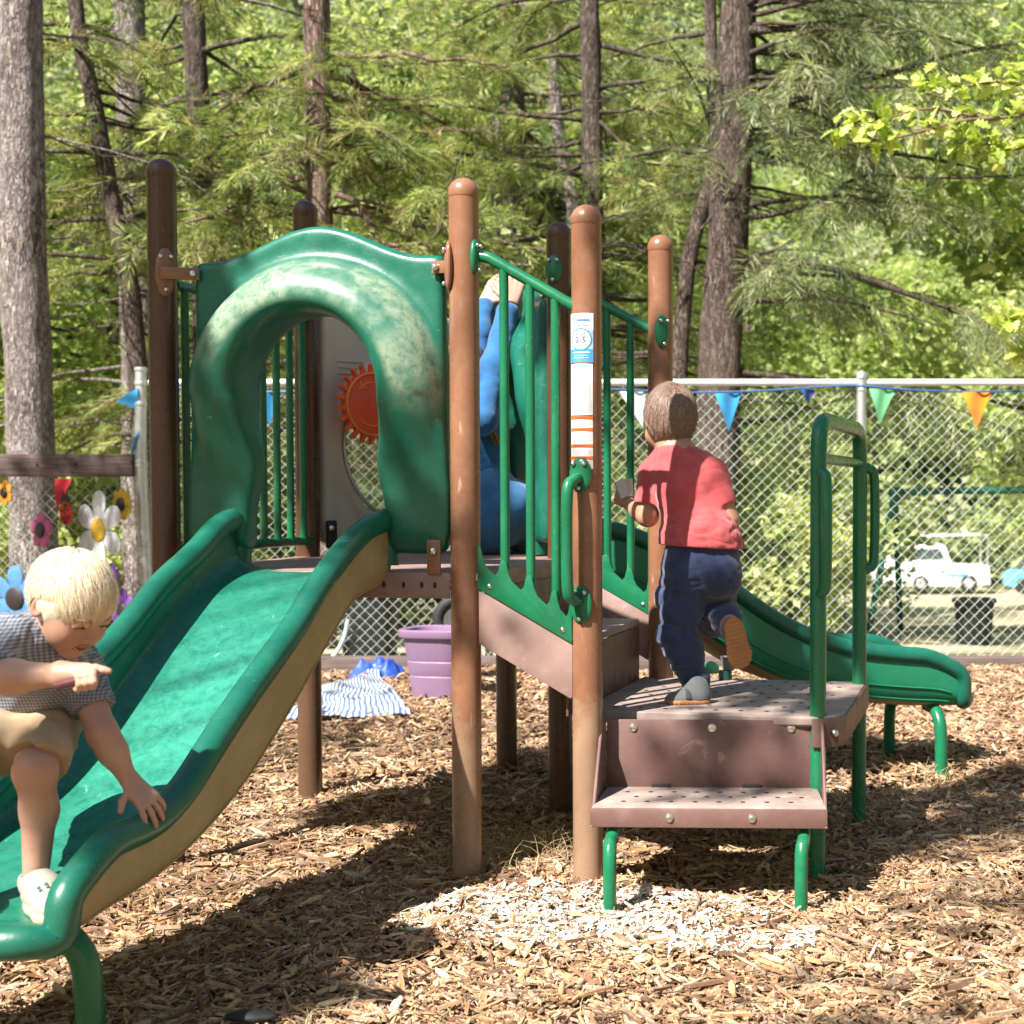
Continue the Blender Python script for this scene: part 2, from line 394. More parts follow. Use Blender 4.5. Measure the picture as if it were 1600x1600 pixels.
# ---------------------------------------------------------------- signed-distance sculpting
class SDF:
    def __init__(s, lo, hi, h):
        s.lo = np.asarray(lo, float); s.h = h
        s.n = np.ceil((np.asarray(hi, float) - s.lo) / h).astype(int) + 1
        s.d = np.full(s.n, 1.0, np.float32)
    def win(s, lo, hi):
        a = np.clip(np.floor((np.asarray(lo) - s.lo) / s.h).astype(int), 0, s.n - 1)
        b = np.clip(np.ceil((np.asarray(hi) - s.lo) / s.h).astype(int) + 1, 1, s.n)
        if np.any(b <= a): return None, None
        g = np.stack(np.meshgrid(*[s.lo[i] + s.h * np.arange(a[i], b[i]) for i in range(3)], indexing='ij'), -1)
        return tuple(slice(a[i], b[i]) for i in range(3)), g
    @staticmethod
    def smin(a, b, k):
        if k <= 0: return np.minimum(a, b)
        h = np.maximum(k - np.abs(a - b), 0) / k
        return np.minimum(a, b) - h * h * k * .25
    def put(s, fn, lo, hi, k=.01, sub=False):
        m = k + 3 * s.h
        w, g = s.win(np.asarray(lo) - m, np.asarray(hi) + m)
        if w is None: return s
        v = fn(g).astype(np.float32)
        s.d[w] = -s.smin(-s.d[w], v, k) if sub else s.smin(s.d[w], v, k)
        return s
    def cap(s, p, q, r1, r2=None, k=.01, sub=False):
        p, q = np.asarray(p, float), np.asarray(q, float); r2 = r1 if r2 is None else r2
        d = q - p; L2 = d @ d + 1e-12
        def fn(g):
            e = g - p; t = np.clip((e @ d) / L2, 0, 1)
            return np.linalg.norm(e - t[..., None] * d, axis=-1) - (r1 + (r2 - r1) * t)
        m = max(r1, r2)
        return s.put(fn, np.minimum(p, q) - m, np.maximum(p, q) + m, k, sub)
    def ell(s, c, r, A=None, k=.01, sub=False):
        """ellipsoid with radii r along the rows of A"""
        c = np.asarray(c, float); r = np.asarray(r, float); A = np.eye(3) if A is None else np.asarray(A, float)
        def fn(g):
            e = (g - c) @ A.T
            k0 = np.linalg.norm(e / r, axis=-1); k1 = np.linalg.norm(e / (r * r), axis=-1) + 1e-9
            return k0 * (k0 - 1) / k1
        m = r.max()
        return s.put(fn, c - m, c + m, k, sub)
    def chain(s, pts, rad, k=.012):
        for i in range(len(pts) - 1): s.cap(pts[i], pts[i + 1], rad[i], rad[i + 1], k)
        return s
    def cut(s, p, n, k=.004):
        """remove everything on the +n side of the plane"""
        _, g = s.win(s.lo, s.lo + s.h * (s.n - 1))
        v = ((g - np.asarray(p, float)) @ np.asarray(n, float)).astype(np.float32)
        s.d = -s.smin(-s.d, -v, k); return s
    def warp(s, fn):
        w, g = s.win(s.lo, s.lo + s.h * (s.n - 1))
        near = np.abs(s.d) < .06
        s.d[near] += fn(g[near]).astype(np.float32); return s
    def mesh(s, relax=1):
        d = s.d; ins = d < 0
        n = np.array(d.shape) - 1
        def c(i, j, k): return (slice(i, i + n[0]), slice(j, j + n[1]), slice(k, k + n[2]))
        cnt = sum(ins[c(i, j, k)].astype(np.int8) for i in (0, 1) for j in (0, 1) for k in (0, 1))
        act = (cnt > 0) & (cnt < 8)
        idx = np.full(act.shape, -1, np.int64); ii = np.argwhere(act); idx[act] = np.arange(len(ii))
        acc = np.zeros((len(ii), 3)); num = np.zeros(len(ii))
        cor = {(i, j, k): d[ii[:, 0] + i, ii[:, 1] + j, ii[:, 2] + k] for i in (0, 1) for j in (0, 1) for k in (0, 1)}
        for a in cor:
            for ax in range(3):
                if a[ax] == 1: continue
                b = list(a); b[ax] = 1; b = tuple(b)
                da, db = cor[a], cor[b]; cr = (da < 0) != (db < 0)
                tt = np.where(cr, da / np.where(cr, da - db, 1), 0)
                p = np.tile(np.array(a, float), (len(ii), 1)); p[:, ax] += tt
                acc += p * cr[:, None]; num += cr
        vs = s.lo + s.h * (ii + acc / num[:, None])
        fs = []
        for ax in range(3):
            o1, o2 = (ax + 1) % 3, (ax + 2) % 3
            sl0 = [slice(None)] * 3; sl1 = [slice(None)] * 3
            sl0[ax] = slice(0, -1); sl1[ax] = slice(1, None)
            cr = ins[tuple(sl0)] != ins[tuple(sl1)]
            e = np.argwhere(cr)
            ok = (e[:, o1] > 0) & (e[:, o2] > 0) & (e[:, o1] < n[o1]) & (e[:, o2] < n[o2])
            e = e[ok]
            def ci(u, w):
                q = e.copy(); q[:, o1] -= u; q[:, o2] -= w
                return idx[q[:, 0], q[:, 1], q[:, 2]]
            q = np.stack([ci(1, 1), ci(0, 1), ci(0, 0), ci(1, 0)], 1)
            flip = ~ins[e[:, 0], e[:, 1], e[:, 2]]
            q[flip] = q[flip][:, ::-1]
            fs.append(q[(q >= 0).all(1)])
        fs = np.concatenate(fs)
        for _ in range(relax):
            a = np.zeros_like(vs); c_ = np.zeros(len(vs))
            for u, w in ((0, 1), (1, 2), (2, 3), (3, 0)):
                for x, y in ((u, w), (w, u)):
                    for q in range(3): a[:, q] += np.bincount(fs[:, x], vs[fs[:, y]][:, q], len(vs))
                    c_ += np.bincount(fs[:, x], minlength=len(vs))
            vs = vs * .5 + .5 * a / np.maximum(c_, 1)[:, None]
        return vs, fs

# ================================================================ SETTING: ground
def terr(X, Y):
    X, Y = np.asarray(X, float), np.asarray(Y, float)
    P = np.stack([X, Y, np.zeros_like(X)], -1)
    mul = np.clip((10.2 - Y) / .6, 0, 1)
    z = mul * ((fbm(P, 1.6, 3, 3) - .5) * .085 + (fbm(P, 9, 5, 3) - .5) * .022)
    t = np.clip((Y - 10.2) / 48, 0, 1)
    z = z - 3.0 * t ** 1.0 + (1 - mul) * (fbm(P, .35, 8, 4) - .5) * .35 * np.clip((Y - 10) / 6, 0, 1)
    h = np.clip((Y - 66) / 100, 0, 1.6)
    return z + 64 * h + np.clip(h * 4, 0, 1) * (fbm(P, .05, 11, 4) - .5) * 9
def axis(a, b, c, d, fine, n):
    q = np.linspace(0, 1, n) ** 1.8
    return np.unique(np.concatenate([b - (b - a) * q[::-1], np.arange(b, c, fine), c + (d - c) * q]).round(4))
xs = axis(-190, -4.2, 3.6, 190, .035, 70); ys = axis(-60, 1.8, 10.4, 226, .035, 90)
gx, gy = np.meshgrid(xs, ys, indexing='ij')
gz = terr(gx, gy) - .012
nx, ny = gx.shape
ii = np.arange(nx * ny).reshape(nx, ny)
gf = np.stack([ii[:-1, :-1], ii[1:, :-1], ii[1:, 1:], ii[:-1, 1:]], -1).reshape(-1, 4)
m, t, b = nt('mulch_ground')
co = coords(t)
n1 = noise(t, co, 16, 8, .75); n2 = noise(t, coords(t, (60, 25, 40)), 1, 5, .7, .5); n3 = noise(t, co, 1.2, 4)
mul = mix(t, .5, n1, n2)
c1 = ramp(t, mul, [(.33, (.11, .065, .037)), (.5, (.24, .15, .088)), (.64, (.42, .29, .18))])
c2 = ramp(t, mix(t, .5, n1, n3), [(.36, (.14, .13, .06)), (.5, (.36, .31, .2)), (.62, (.62, .56, .42))])
sy_ = N(t, 'ShaderNodeSeparateXYZ'); t.links.new(coords(t), sy_.inputs[0]); my_ = N(t, 'ShaderNodeMath', operation='MULTIPLY'); my_.inputs[1].default_value = .01; t.links.new(sy_.outputs['Y'], my_.inputs[0])
c2 = mix(t, ramp(t, my_.outputs[0], [(.60, 0), (.72, 1)]), c2, ramp(t, n1, [(.35, (.05, .08, .02)), (.6, (.14, .18, .055))]))
sx = N(t, 'ShaderNodeSeparateXYZ'); t.links.new(coords(t), sx.inputs[0])
t.links.new(mix(t, ramp(t, N(t, 'ShaderNodeMath', operation='MULTIPLY').outputs[0], [(0, 0), (1, 1)]), c1, c2), b.inputs['Base Color'])
mm = [n for n in t.nodes if n.type == 'MATH'][-1]; mm.inputs[1].default_value = .05; t.links.new(sx.outputs['Y'], mm.inputs[0])
rr_ = [n for n in t.nodes if n.type == 'VALTORGB'][-1]; rr_.color_ramp.elements[0].position = .50; rr_.color_ramp.elements[1].position = .54
b.inputs['Roughness'].default_value = .95; b.inputs['Specular IOR Level'].default_value = .1
bump(t, b, mul, .9, .03)
g = obj('ground', np.stack([gx, gy, gz], -1).reshape(-1, 3), gf, m); tag(g, kind='structure')

# wood chips
def chips(name, n, x0, x1, y0, y1, lmin, lmax, pal, lift=.012, mask=None, thin=1.0, kind='stuff', pw=1.6, tilt=.35):
    X = rng.uniform(x0, x1, n); Y = y0 + (y1 - y0) * rng.uniform(0, 1, n)
    if mask is not None:
        k = mask(X, Y); X, Y = X[k], Y[k]; n = len(X)
    L = lmin + (lmax - lmin) * rng.uniform(0, 1, n) ** pw
    Wd = L * rng.uniform(.14, .42, n) * thin; T = L * rng.uniform(.03, .1, n) + .001
    th = rng.uniform(0, 2 * np.pi, n); ti = rng.normal(0, tilt, n); ro = rng.normal(0, tilt, n)
    zc = terr(X, Y) + rng.uniform(-.004, lift, n)
    ex = np.stack([np.cos(th) * np.cos(ti), np.sin(th) * np.cos(ti), np.sin(ti)], -1)
    ey0 = np.stack([-np.sin(th), np.cos(th), np.zeros(n)], -1); ez0 = np.cross(ex, ey0)
    ey = ey0 * np.cos(ro)[:, None] + ez0 * np.sin(ro)[:, None]; ez = np.cross(ex, ey)
    q = np.array([[-1, -.55, 0], [-.3, -1, 0], [1, -.35, 0], [.85, .5, 0], [.1, .9, 0], [-.8, .4, 0]])
    sh = q[None] * rng.uniform(.7, 1.2, (n, 6, 1)) * .5
    up = np.concatenate([sh, sh], 1); up[:, 6:, 2] = 1; up[:, :6, 2] = 0
    up[:, 6:, :2] *= .9
    bend = (sh[:, :, 0] ** 2) * rng.normal(0, .25, (n, 1))
    up[:, :6, 2] += bend * 2; up[:, 6:, 2] += bend * 2
    C = np.stack([X, Y, zc], -1)
    Vv = C[:, None] + up[:, :, :1] * (L[:, None, None] * ex[:, None]) + up[:, :, 1:2] * (Wd[:, None, None] * ey[:, None]) + up[:, :, 2:] * (T[:, None, None] * ez[:, None])
    base = np.arange(n) * 12
    quads = [(6, 7, 8, 11), (8, 9, 10, 11), (0, 1, 7, 6), (1, 2, 8, 7), (2, 3, 9, 8), (3, 4, 10, 9), (4, 5, 11, 10), (5, 0, 6, 11)]
    Ff = (base[:, None, None] + np.array(quads)[None]).reshape(-1, 4)
    pal = np.array(pal); ci = rng.integers(0, len(pal), n)
    c = pal[ci] * rng.uniform(.72, 1.2, (n, 1))
    o = obj(name, Vv.reshape(-1, 3), Ff, M['chip'], smooth=False, cols=np.repeat(np.clip(c, 0, .92), 12, 0))
    return tag(o, kind=kind)
m, t, b = nt('wood_chip')
a = N(t, 'ShaderNodeAttribute', attribute_name='Col')
gr = noise(t, coords(t, (120, 120, 120)), 1, 4, .7)
t.links.new(mix(t, ramp(t, gr, [(.3, .55), (.65, 0)]), a.outputs['Color'], (.12, .06, .03)), b.inputs['Base Color'])
b.inputs['Roughness'].default_value = .85; b.inputs['Specular IOR Level'].default_value = .2
M['chip'] = m
PAL = [(.54, .335, .19), (.46, .265, .145), (.60, .41, .255), (.31, .18, .105), (.66, .50, .335), (.20, .12, .08), (.48, .34, .235), (.37, .28, .215), (.58, .355, .18), (.25, .14, .085)]
SUN_PALE = [(.84, .79, .69), (.88, .85, .78), (.76, .66, .52), (.82, .75, .63)]
def infr(X, Y): return (X > (-1150 / F) * Y - .9) & (X < (530 / F) * Y + .9)
def notpale(X, Y): return infr(X, Y)
wc = chips('wood_chips', 110000, -3.2, 2.2, 2.35, 5.4, .010, .066, PAL, mask=infr)
chips('wood_chips', 76000, -5.8, 3.2, 5.3, 9.9, .016, .085, PAL, mask=infr, lift=.015)
chips('wood_chips', 12000, -2.4, 1.5, 2.4, 4.9, .02, .11, PAL, mask=infr, lift=.02, thin=.32, tilt=.2)
chips('wood_chips', 66000, -3.1, 2.2, 2.35, 5.6, .006, .024, PAL, mask=infr, lift=.022, thin=.6, tilt=.4)
def patch(X, Y):  # patch of full sun on the ground, painted with paler chips
    P = np.stack([X, Y, 0 * X], -1)
    d = np.hypot((X + .33) / .40, (Y - 3.80) / .25) + (fbm(P, 5, 21, 3) - .5) * 1.0
    d2 = np.hypot((X - .02) / .22, (Y - 3.60) / .07) + (fbm(P, 6, 25, 3) - .5) * 1.1
    return rng.uniform(0, 1, len(X)) < np.clip((1.25 - np.minimum(d, d2)) / .5, 0, .97)
pc = chips('sunlit_and_pale_chips', 30000, -1.1, .7, 3.2, 4.4, .008, .05, SUN_PALE, mask=patch, lift=.022)
def scatterpale(X, Y): return infr(X, Y) & (rng.uniform(0, 1, len(X)) < .8)
chips('sunlit_and_pale_chips', 5200, -2.6, 1.6, 2.4, 5.6, .012, .075, [(.66, .49, .30), (.74, .60, .43), (.62, .42, .22)], mask=scatterpale, lift=.022)
# twigs and straw lying on the chips
def straw(name, n, mat, pal, y0, y1):
    vs, fs, cs = [], [], []
    for i in range(n):
        Y = random.uniform(y0, y1); X = random.uniform(-1150 / F * Y, 520 / F * Y); th = random.uniform(0, 6.28); L = random.uniform(.05, .16); cv = random.uniform(-.5, .5)
        r = random.uniform(.0008, .0016)
        pts = []
        for q in np.linspace(-.5, .5, 5):
            x = X + math.cos(th + cv * q) * q * L; y = Y + math.sin(th + cv * q) * q * L
            pts.append((x, y, 0))
        p = np.array(pts); p[:, 2] = terr(p[:, 0], p[:, 1]) + .02 + random.uniform(0, .012) * np.array([0, 1, 1.3, 1, .2])
        v, f = tube(p, r, 4, False); k = sum(map(len, vs)); vs.append(v); fs += [tuple(a + k for a in q) for q in f]
        cs.append(np.tile(np.array(random.choice(pal)) * random.uniform(.7, 1.2), (len(v), 1)))
    tag(obj(name, np.concatenate(vs), np.array(fs), mat, cols=np.concatenate(cs)), kind='stuff')
straw('straw', 1500, M['chip'], [(.5, .4, .24), (.42, .3, .17), (.3, .2, .12)], 2.5, 7)

# ================================================================ chain-link fences
def chainlink(x0, x1, y, z0, z1, D=.072, r=.0024):
    vs, fs = [], []; k = 0
    nz = int((z1 - z0) / (D / 2)); zz = z0 + np.arange(nz + 1) * D / 2
    for i in range(int((x1 - x0) / (D / 2))):
        xa = x0 + i * D / 2
        px = xa + np.where((np.arange(nz + 1) + i) % 2 == 0, 0, D / 2)
        py = y + np.where((np.arange(nz + 1) + i) % 2 == 0, -.003, .003)
        c = np.stack([px, py, zz], -1)
        a = np.array([[1, 0, 0], [0, 1, 0], [-1, 0, 0], [0, -1, 0]]) * r
        v = (c[:, None] + a[None]).reshape(-1, 3)
        j = np.arange(nz)[:, None] * 4; s4 = np.arange(4)[None]
        f = np.stack([j + s4, j + (s4 + 1) % 4, j + 4 + (s4 + 1) % 4, j + 4 + s4], -1).reshape(-1, 4)
        vs.append(v); fs.append(f + k); k += len(v)
    return np.concatenate(vs), np.concatenate(fs)
FY = 9.5
xl = at(225, 600, FY)[0]
fr = root('chain_link_fence', (.8, FY, 0), 'silver chain-link fence with a pale top rail running behind the whole playground', 'fence')
v, f = chainlink(xl, 5.2, FY, .04, 1.80)
obj('chain_mesh', v, f, M['wire'], fr, smooth=False)
zt = at(1200, 598, FY)[2]
MB().add(tube([(xl, FY - .02, zt), (5.2, FY - .02, zt)], .022, 12)).build('top_rail', M['paintedrail'], fr)
for px in (1345, 726):
    X = at(px, 700, FY)[0]
    mb = MB().add(lathe([(.031, -.05), (.031, zt + .02), (.036, zt + .025), (.036, zt + .05), (.03, zt + .06), (.012, zt + .075)], (X, FY - .03, 0), 16))
    po = mb.build('fence_post', M['galv'], fr)
    m2 = MB()
    for zz in (zt - .06, 1.2, .72, .35): m2.add(lathe([(.0325, zz), (.0345, zz + .004), (.0345, zz + .02), (.0325, zz + .024)], (X, FY - .03, 0), 16))
    m2.each('tie_band', M['galv'], po)
lf = root('beam_fence', (xl - 1, FY, 0), 'chain-link panel under a weathered wooden beam bolted to a taller steel post', 'fence')
v, f = chainlink(xl - 4.6, xl, FY, .04, 1.36)
obj('chain_mesh', v, f, M['wire'], lf, smooth=False)
zp = at(223, 570, FY)[2]
lean = at(236, 940, FY) - at(224, 575, FY)
pts = [at(224, 575, FY), at(225, 740, FY), at(236, 940, FY)]; pts.append(np.array([pts[-1][0] + .02, FY, -.05]))
mb = MB().add(tube(smooth_path([p + np.array([0, -.04, 0]) for p in pts], 16), .036, 16))
lp = mb.build('fence_post', M['galv'], lf)
mb = MB()
for py in (578, 600, 632, 722, 728, 850): 
    p = at(224 + max(0, (py - 740) * .06), py, FY) + np.array([0, -.04, 0]); mb.add(lathe([(.037, -.012), (.041, -.008), (.041, .008), (.037, .012)], p, 16))
mb.each('tie_band', M['galv'], lp)
m, t, b = nt('weathered_beam'); co = coords(t, (1.5, 20, 30))
n1 = noise(t, co, 2, 6, .65, .4)
t.links.new(ramp(t, n1, [(.3, (.055, .04, .036)), (.55, (.14, .10, .09)), (.75, (.22, .17, .15))]), b.inputs['Base Color']); b.inputs['Roughness'].default_value = .9; bump(t, b, n1, .5, .01)
M['beam'] = m
za, zb = at(100, 745, FY)[2], at(100, 710, FY)[2]
MB().add(rbox(((xl - 2.35), FY - .06, (za + zb) / 2), (4.6, .045, zb - za), bevel=.006)).build('wooden_beam', M['beam'], lf)
mb = MB()
for px, py in ((205, 722), (58, 726), (118, 726), (112, 737)): mb.add(lathe([(.008, 0), (.006, -.008)], at(px, py, FY - .082), 8, (0, 1, 0)))
mb.each('bolt', M['dark'], lf)
tim = MB()
tim.add(rbox((-.7, FY - .12, .02), (12, .11, .12), bevel=.012))
tag(tim.build('edging_timber', M['beam']), 'long weathered timber edging lying along the foot of the chain-link fence', 'timber')

# ================================================================ PLAY STRUCTURE
ps = root('play_structure', W(.6, .5, 0), 'green and brown climbing frame with two slides, steps and railings', 'play structure')
PR = .0425
def oval_clamp(parent, p, out, mat, h=.075, w=.03):
    """oval plate with bolts on the side of a post; out = direction it faces"""
    out = np.asarray(out, float); out /= np.linalg.norm(out); sx = np.cross(Z, out)
    v, f = ball((0, 0, 0), 1, 18)
    v = np.asarray(p) + v[:, :1] * sx * w + v[:, 1:2] * out * .013 + v[:, 2:] * Z * h
    c = MB().add((v, f)).build('clamp', mat, parent)
    mb = MB()
    for dx, dz in ((-.4, .62), (.4, .62), (0, -.72)): mb.add(ball(np.asarray(p) + sx * w * dx * 1.2 + out * .013 + Z * h * dz, .0065, 10))
    mb.each('bolt', M['steel'], c)
    return c
def post(p, top, label=None, mat=None):
    mat = mat or M['brown']
    mb = MB().add(lathe([(PR, -.12), (PR, top - .055)], (p[0], p[1], 0), 28))
    o = mb.build('post', mat, ps)
    if label: o['label'] = label
    mb = MB().add(lathe([(PR + .001, top - .055), (PR + .0018, top - .052)] + [((PR + .0018) * math.cos(a), top - .042 + .042 * math.sin(a)) for a in np.linspace(.1, 1.5, 8)], (p[0], p[1], 0), 28))
    mb.build('post_cap', mat, o)
    return o
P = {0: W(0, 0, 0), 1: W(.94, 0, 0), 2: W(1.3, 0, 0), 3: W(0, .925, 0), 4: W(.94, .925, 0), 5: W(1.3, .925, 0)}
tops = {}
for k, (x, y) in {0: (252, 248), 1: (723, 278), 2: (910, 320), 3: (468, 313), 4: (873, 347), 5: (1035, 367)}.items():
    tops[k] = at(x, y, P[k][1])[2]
PO = {k: post(P[k], tops[k], {2: 'front post carrying the age sticker'}.get(k), M['brown_shaded'] if k in (0, 3, 4) else None) for k in P}
AP = W(.47, 1.725, 0)
mb = MB().add(lathe([(PR, -.12), (PR, .86)], AP, 24)); mb.build('post', M['brown_shaded'], ps)['label'] = 'short dark support post under the back of the deck'
DZ = .892
# deck: square + triangle
dk = MB().add(prism([(.03, -.02), (.985, -.02), (.985, .945), (.49, 1.74), (.45, 1.74), (-.02, .945), (-.02, -.02)], .03, W(0, 0, DZ - .03), U, V, .008))
deck = dk.build('deck', M['deck'], ps)
fa = MB().add(rbox(W(.47, -.018, DZ - .037), (.86, .006, .075), U, V, Z, .003)); fa.add(rbox(W(-.018, .46, DZ - .037), (.006, .84, .075), U, V, Z, .003))
fa.add(rbox(W(.984, .46, DZ - .037), (.006, .84, .075), U, V, Z, .003))
fascia = fa.each('deck_edge', M['deck'], deck)
mb = MB()
for a in (.70, .76, .815, .855, .2, .14): mb.add(ball(W(a, -.0215, DZ - .036), 1, 10, (.0055, .0015, .009)))
mb.each('slot', M['dark'], fascia)

# ---- slide hood (sculpted)
def hood_local():
    s = SDF((-.45, -.20, .90), (.45, .12, 1.95), .0075)
    xs_, ys_, zs_ = [s.lo[i] + s.h * np.arange(s.n[i]) for i in range(3)]
    x, y, z = np.meshgrid(xs_, ys_, zs_, indexing='ij')
    ztop = 1.80 + .094 * np.where(np.abs(x) < .34, .5 + .5 * np.cos(np.pi * x / .34), 0)
    def smax(a, b, k): return -SDF.smin(-a, -b, k)
    p2 = smax(smax(np.abs(x) - .390, z - ztop, .025), .945 - z, .03)
    panel = smax(p2, np.abs(y - .02) - .028, .03)
    zc = 1.40
    r = np.hypot(x, z - zc)
    waist = lambda q: -.028 * np.exp(-((q - 1.20) / .09) ** 2)
    dr = np.where(z > zc, r - .282, np.abs(x) - (.278 + .25 * waist(z)))
    amp = np.clip((z - 1.12) / .36, 0, 1); amp = amp * amp * (3 - 2 * amp)
    ry = .022 + .100 * amp
    band = (np.sqrt((dr / .104) ** 2 + ((y + .01) / ry) ** 2) - 1) * np.minimum(.104, ry)
    band = smax(band, .97 - z, .05)
    d = SDF.smin(panel, band, .045)
    hw = .203 + waist(z) - .0 * z
    op = np.where(z > 1.43, np.hypot(x, z - 1.43) - .205, np.abs(x) - hw)
    d = smax(d, -op, .05)
    s.d = d.astype(np.float32)
    v, f = s.mesh(2)
    n = vnoise(v, 9, 4) * .6 + vnoise(v, 26, 5) * .4
    rr = np.hypot(v[:, 0], v[:, 2] - zc)
    ang = np.degrees(np.arctan2(v[:, 2] - zc, v[:, 0]))
    mk = np.clip((rr - .262) / .02, 0, 1) * np.clip((.405 - rr) / .02, 0, 1) * np.clip((ang + 12) / 20, 0, 1) * np.clip((168 - ang) / 25, 0, 1) * np.clip((.0 - v[:, 1]) / .03, 0, 1)
    cut = ((ang > 20) & (ang < 75)).astype(float) * np.clip((ang - 24) / 12, 0, 1) * np.clip((70 - ang) / 12, 0, 1) * np.clip((.365 - rr) / .03, 0, 1) * np.clip((n - .30) * 2.6, 0, 1)
    mk = mk * np.clip((n - .15) * 3.2, .35, 1) * (1 - .85 * cut)
    return v, f, mk
HV, HF, HM = hood_local()
def place_local(v, org, ax, ay): return np.asarray(org) + v[:, :1] * ax + v[:, 1:2] * ay + v[:, 2:] * Z
hood = obj('slide_hood', place_local(HV, W(.49, 0, 0), U, V), HF, M['green'], ps, mask=HM)
hood['label'] = 'green arched slide hood with worn chalky top'
def bracket(parent, p, q, mat):
    p, q = np.asarray(p), np.asarray(q); d = (q - p) / np.linalg.norm(q - p); c = (p + q) / 2
    yv = np.cross(Z, d)
    br = MB().add(rbox(c, (np.linalg.norm(q - p) + .03, .007, .036), d, yv, Z, .003)).build('bracket', mat, parent)
    MB().add(ball(q - V * .008, .011, 12)).build('bolt', M['steel'], br)
bracket(ps, W(.045, -.055, on_b(300, 430, 0)[2]), W(.115, -.022, on_b(310, 430, 0)[2]), M['brown'])
bracket(ps, W(.90, -.03, on_b(680, 420, 0)[2]), W(.865, -.022, on_b(672, 420, 0)[2]), M['brown'])
oval_clamp(PO[0], W(.03, -.034, on_b(268, 428, 0)[2]), -V * .75 + U * .6, M['brown'], .072, .03)
oval_clamp(PO[1], W(.905, -.03, on_b(700, 418, 0)[2]), -U * .9 - V * .4, M['brown'], .07, .028)
for (px, py) in ((675, 868),):
    a, _, z = on_b(px, py, -.04)
    br = MB().add(rbox(W(a, -.026, z - .005), (.042, .008, .10), U, V, Z, .004)).build('bracket', M['brown'], ps)
    MB().add(ball(W(a, -.032, z + .012), .0125, 12)).build('bolt', M['steel'], br)

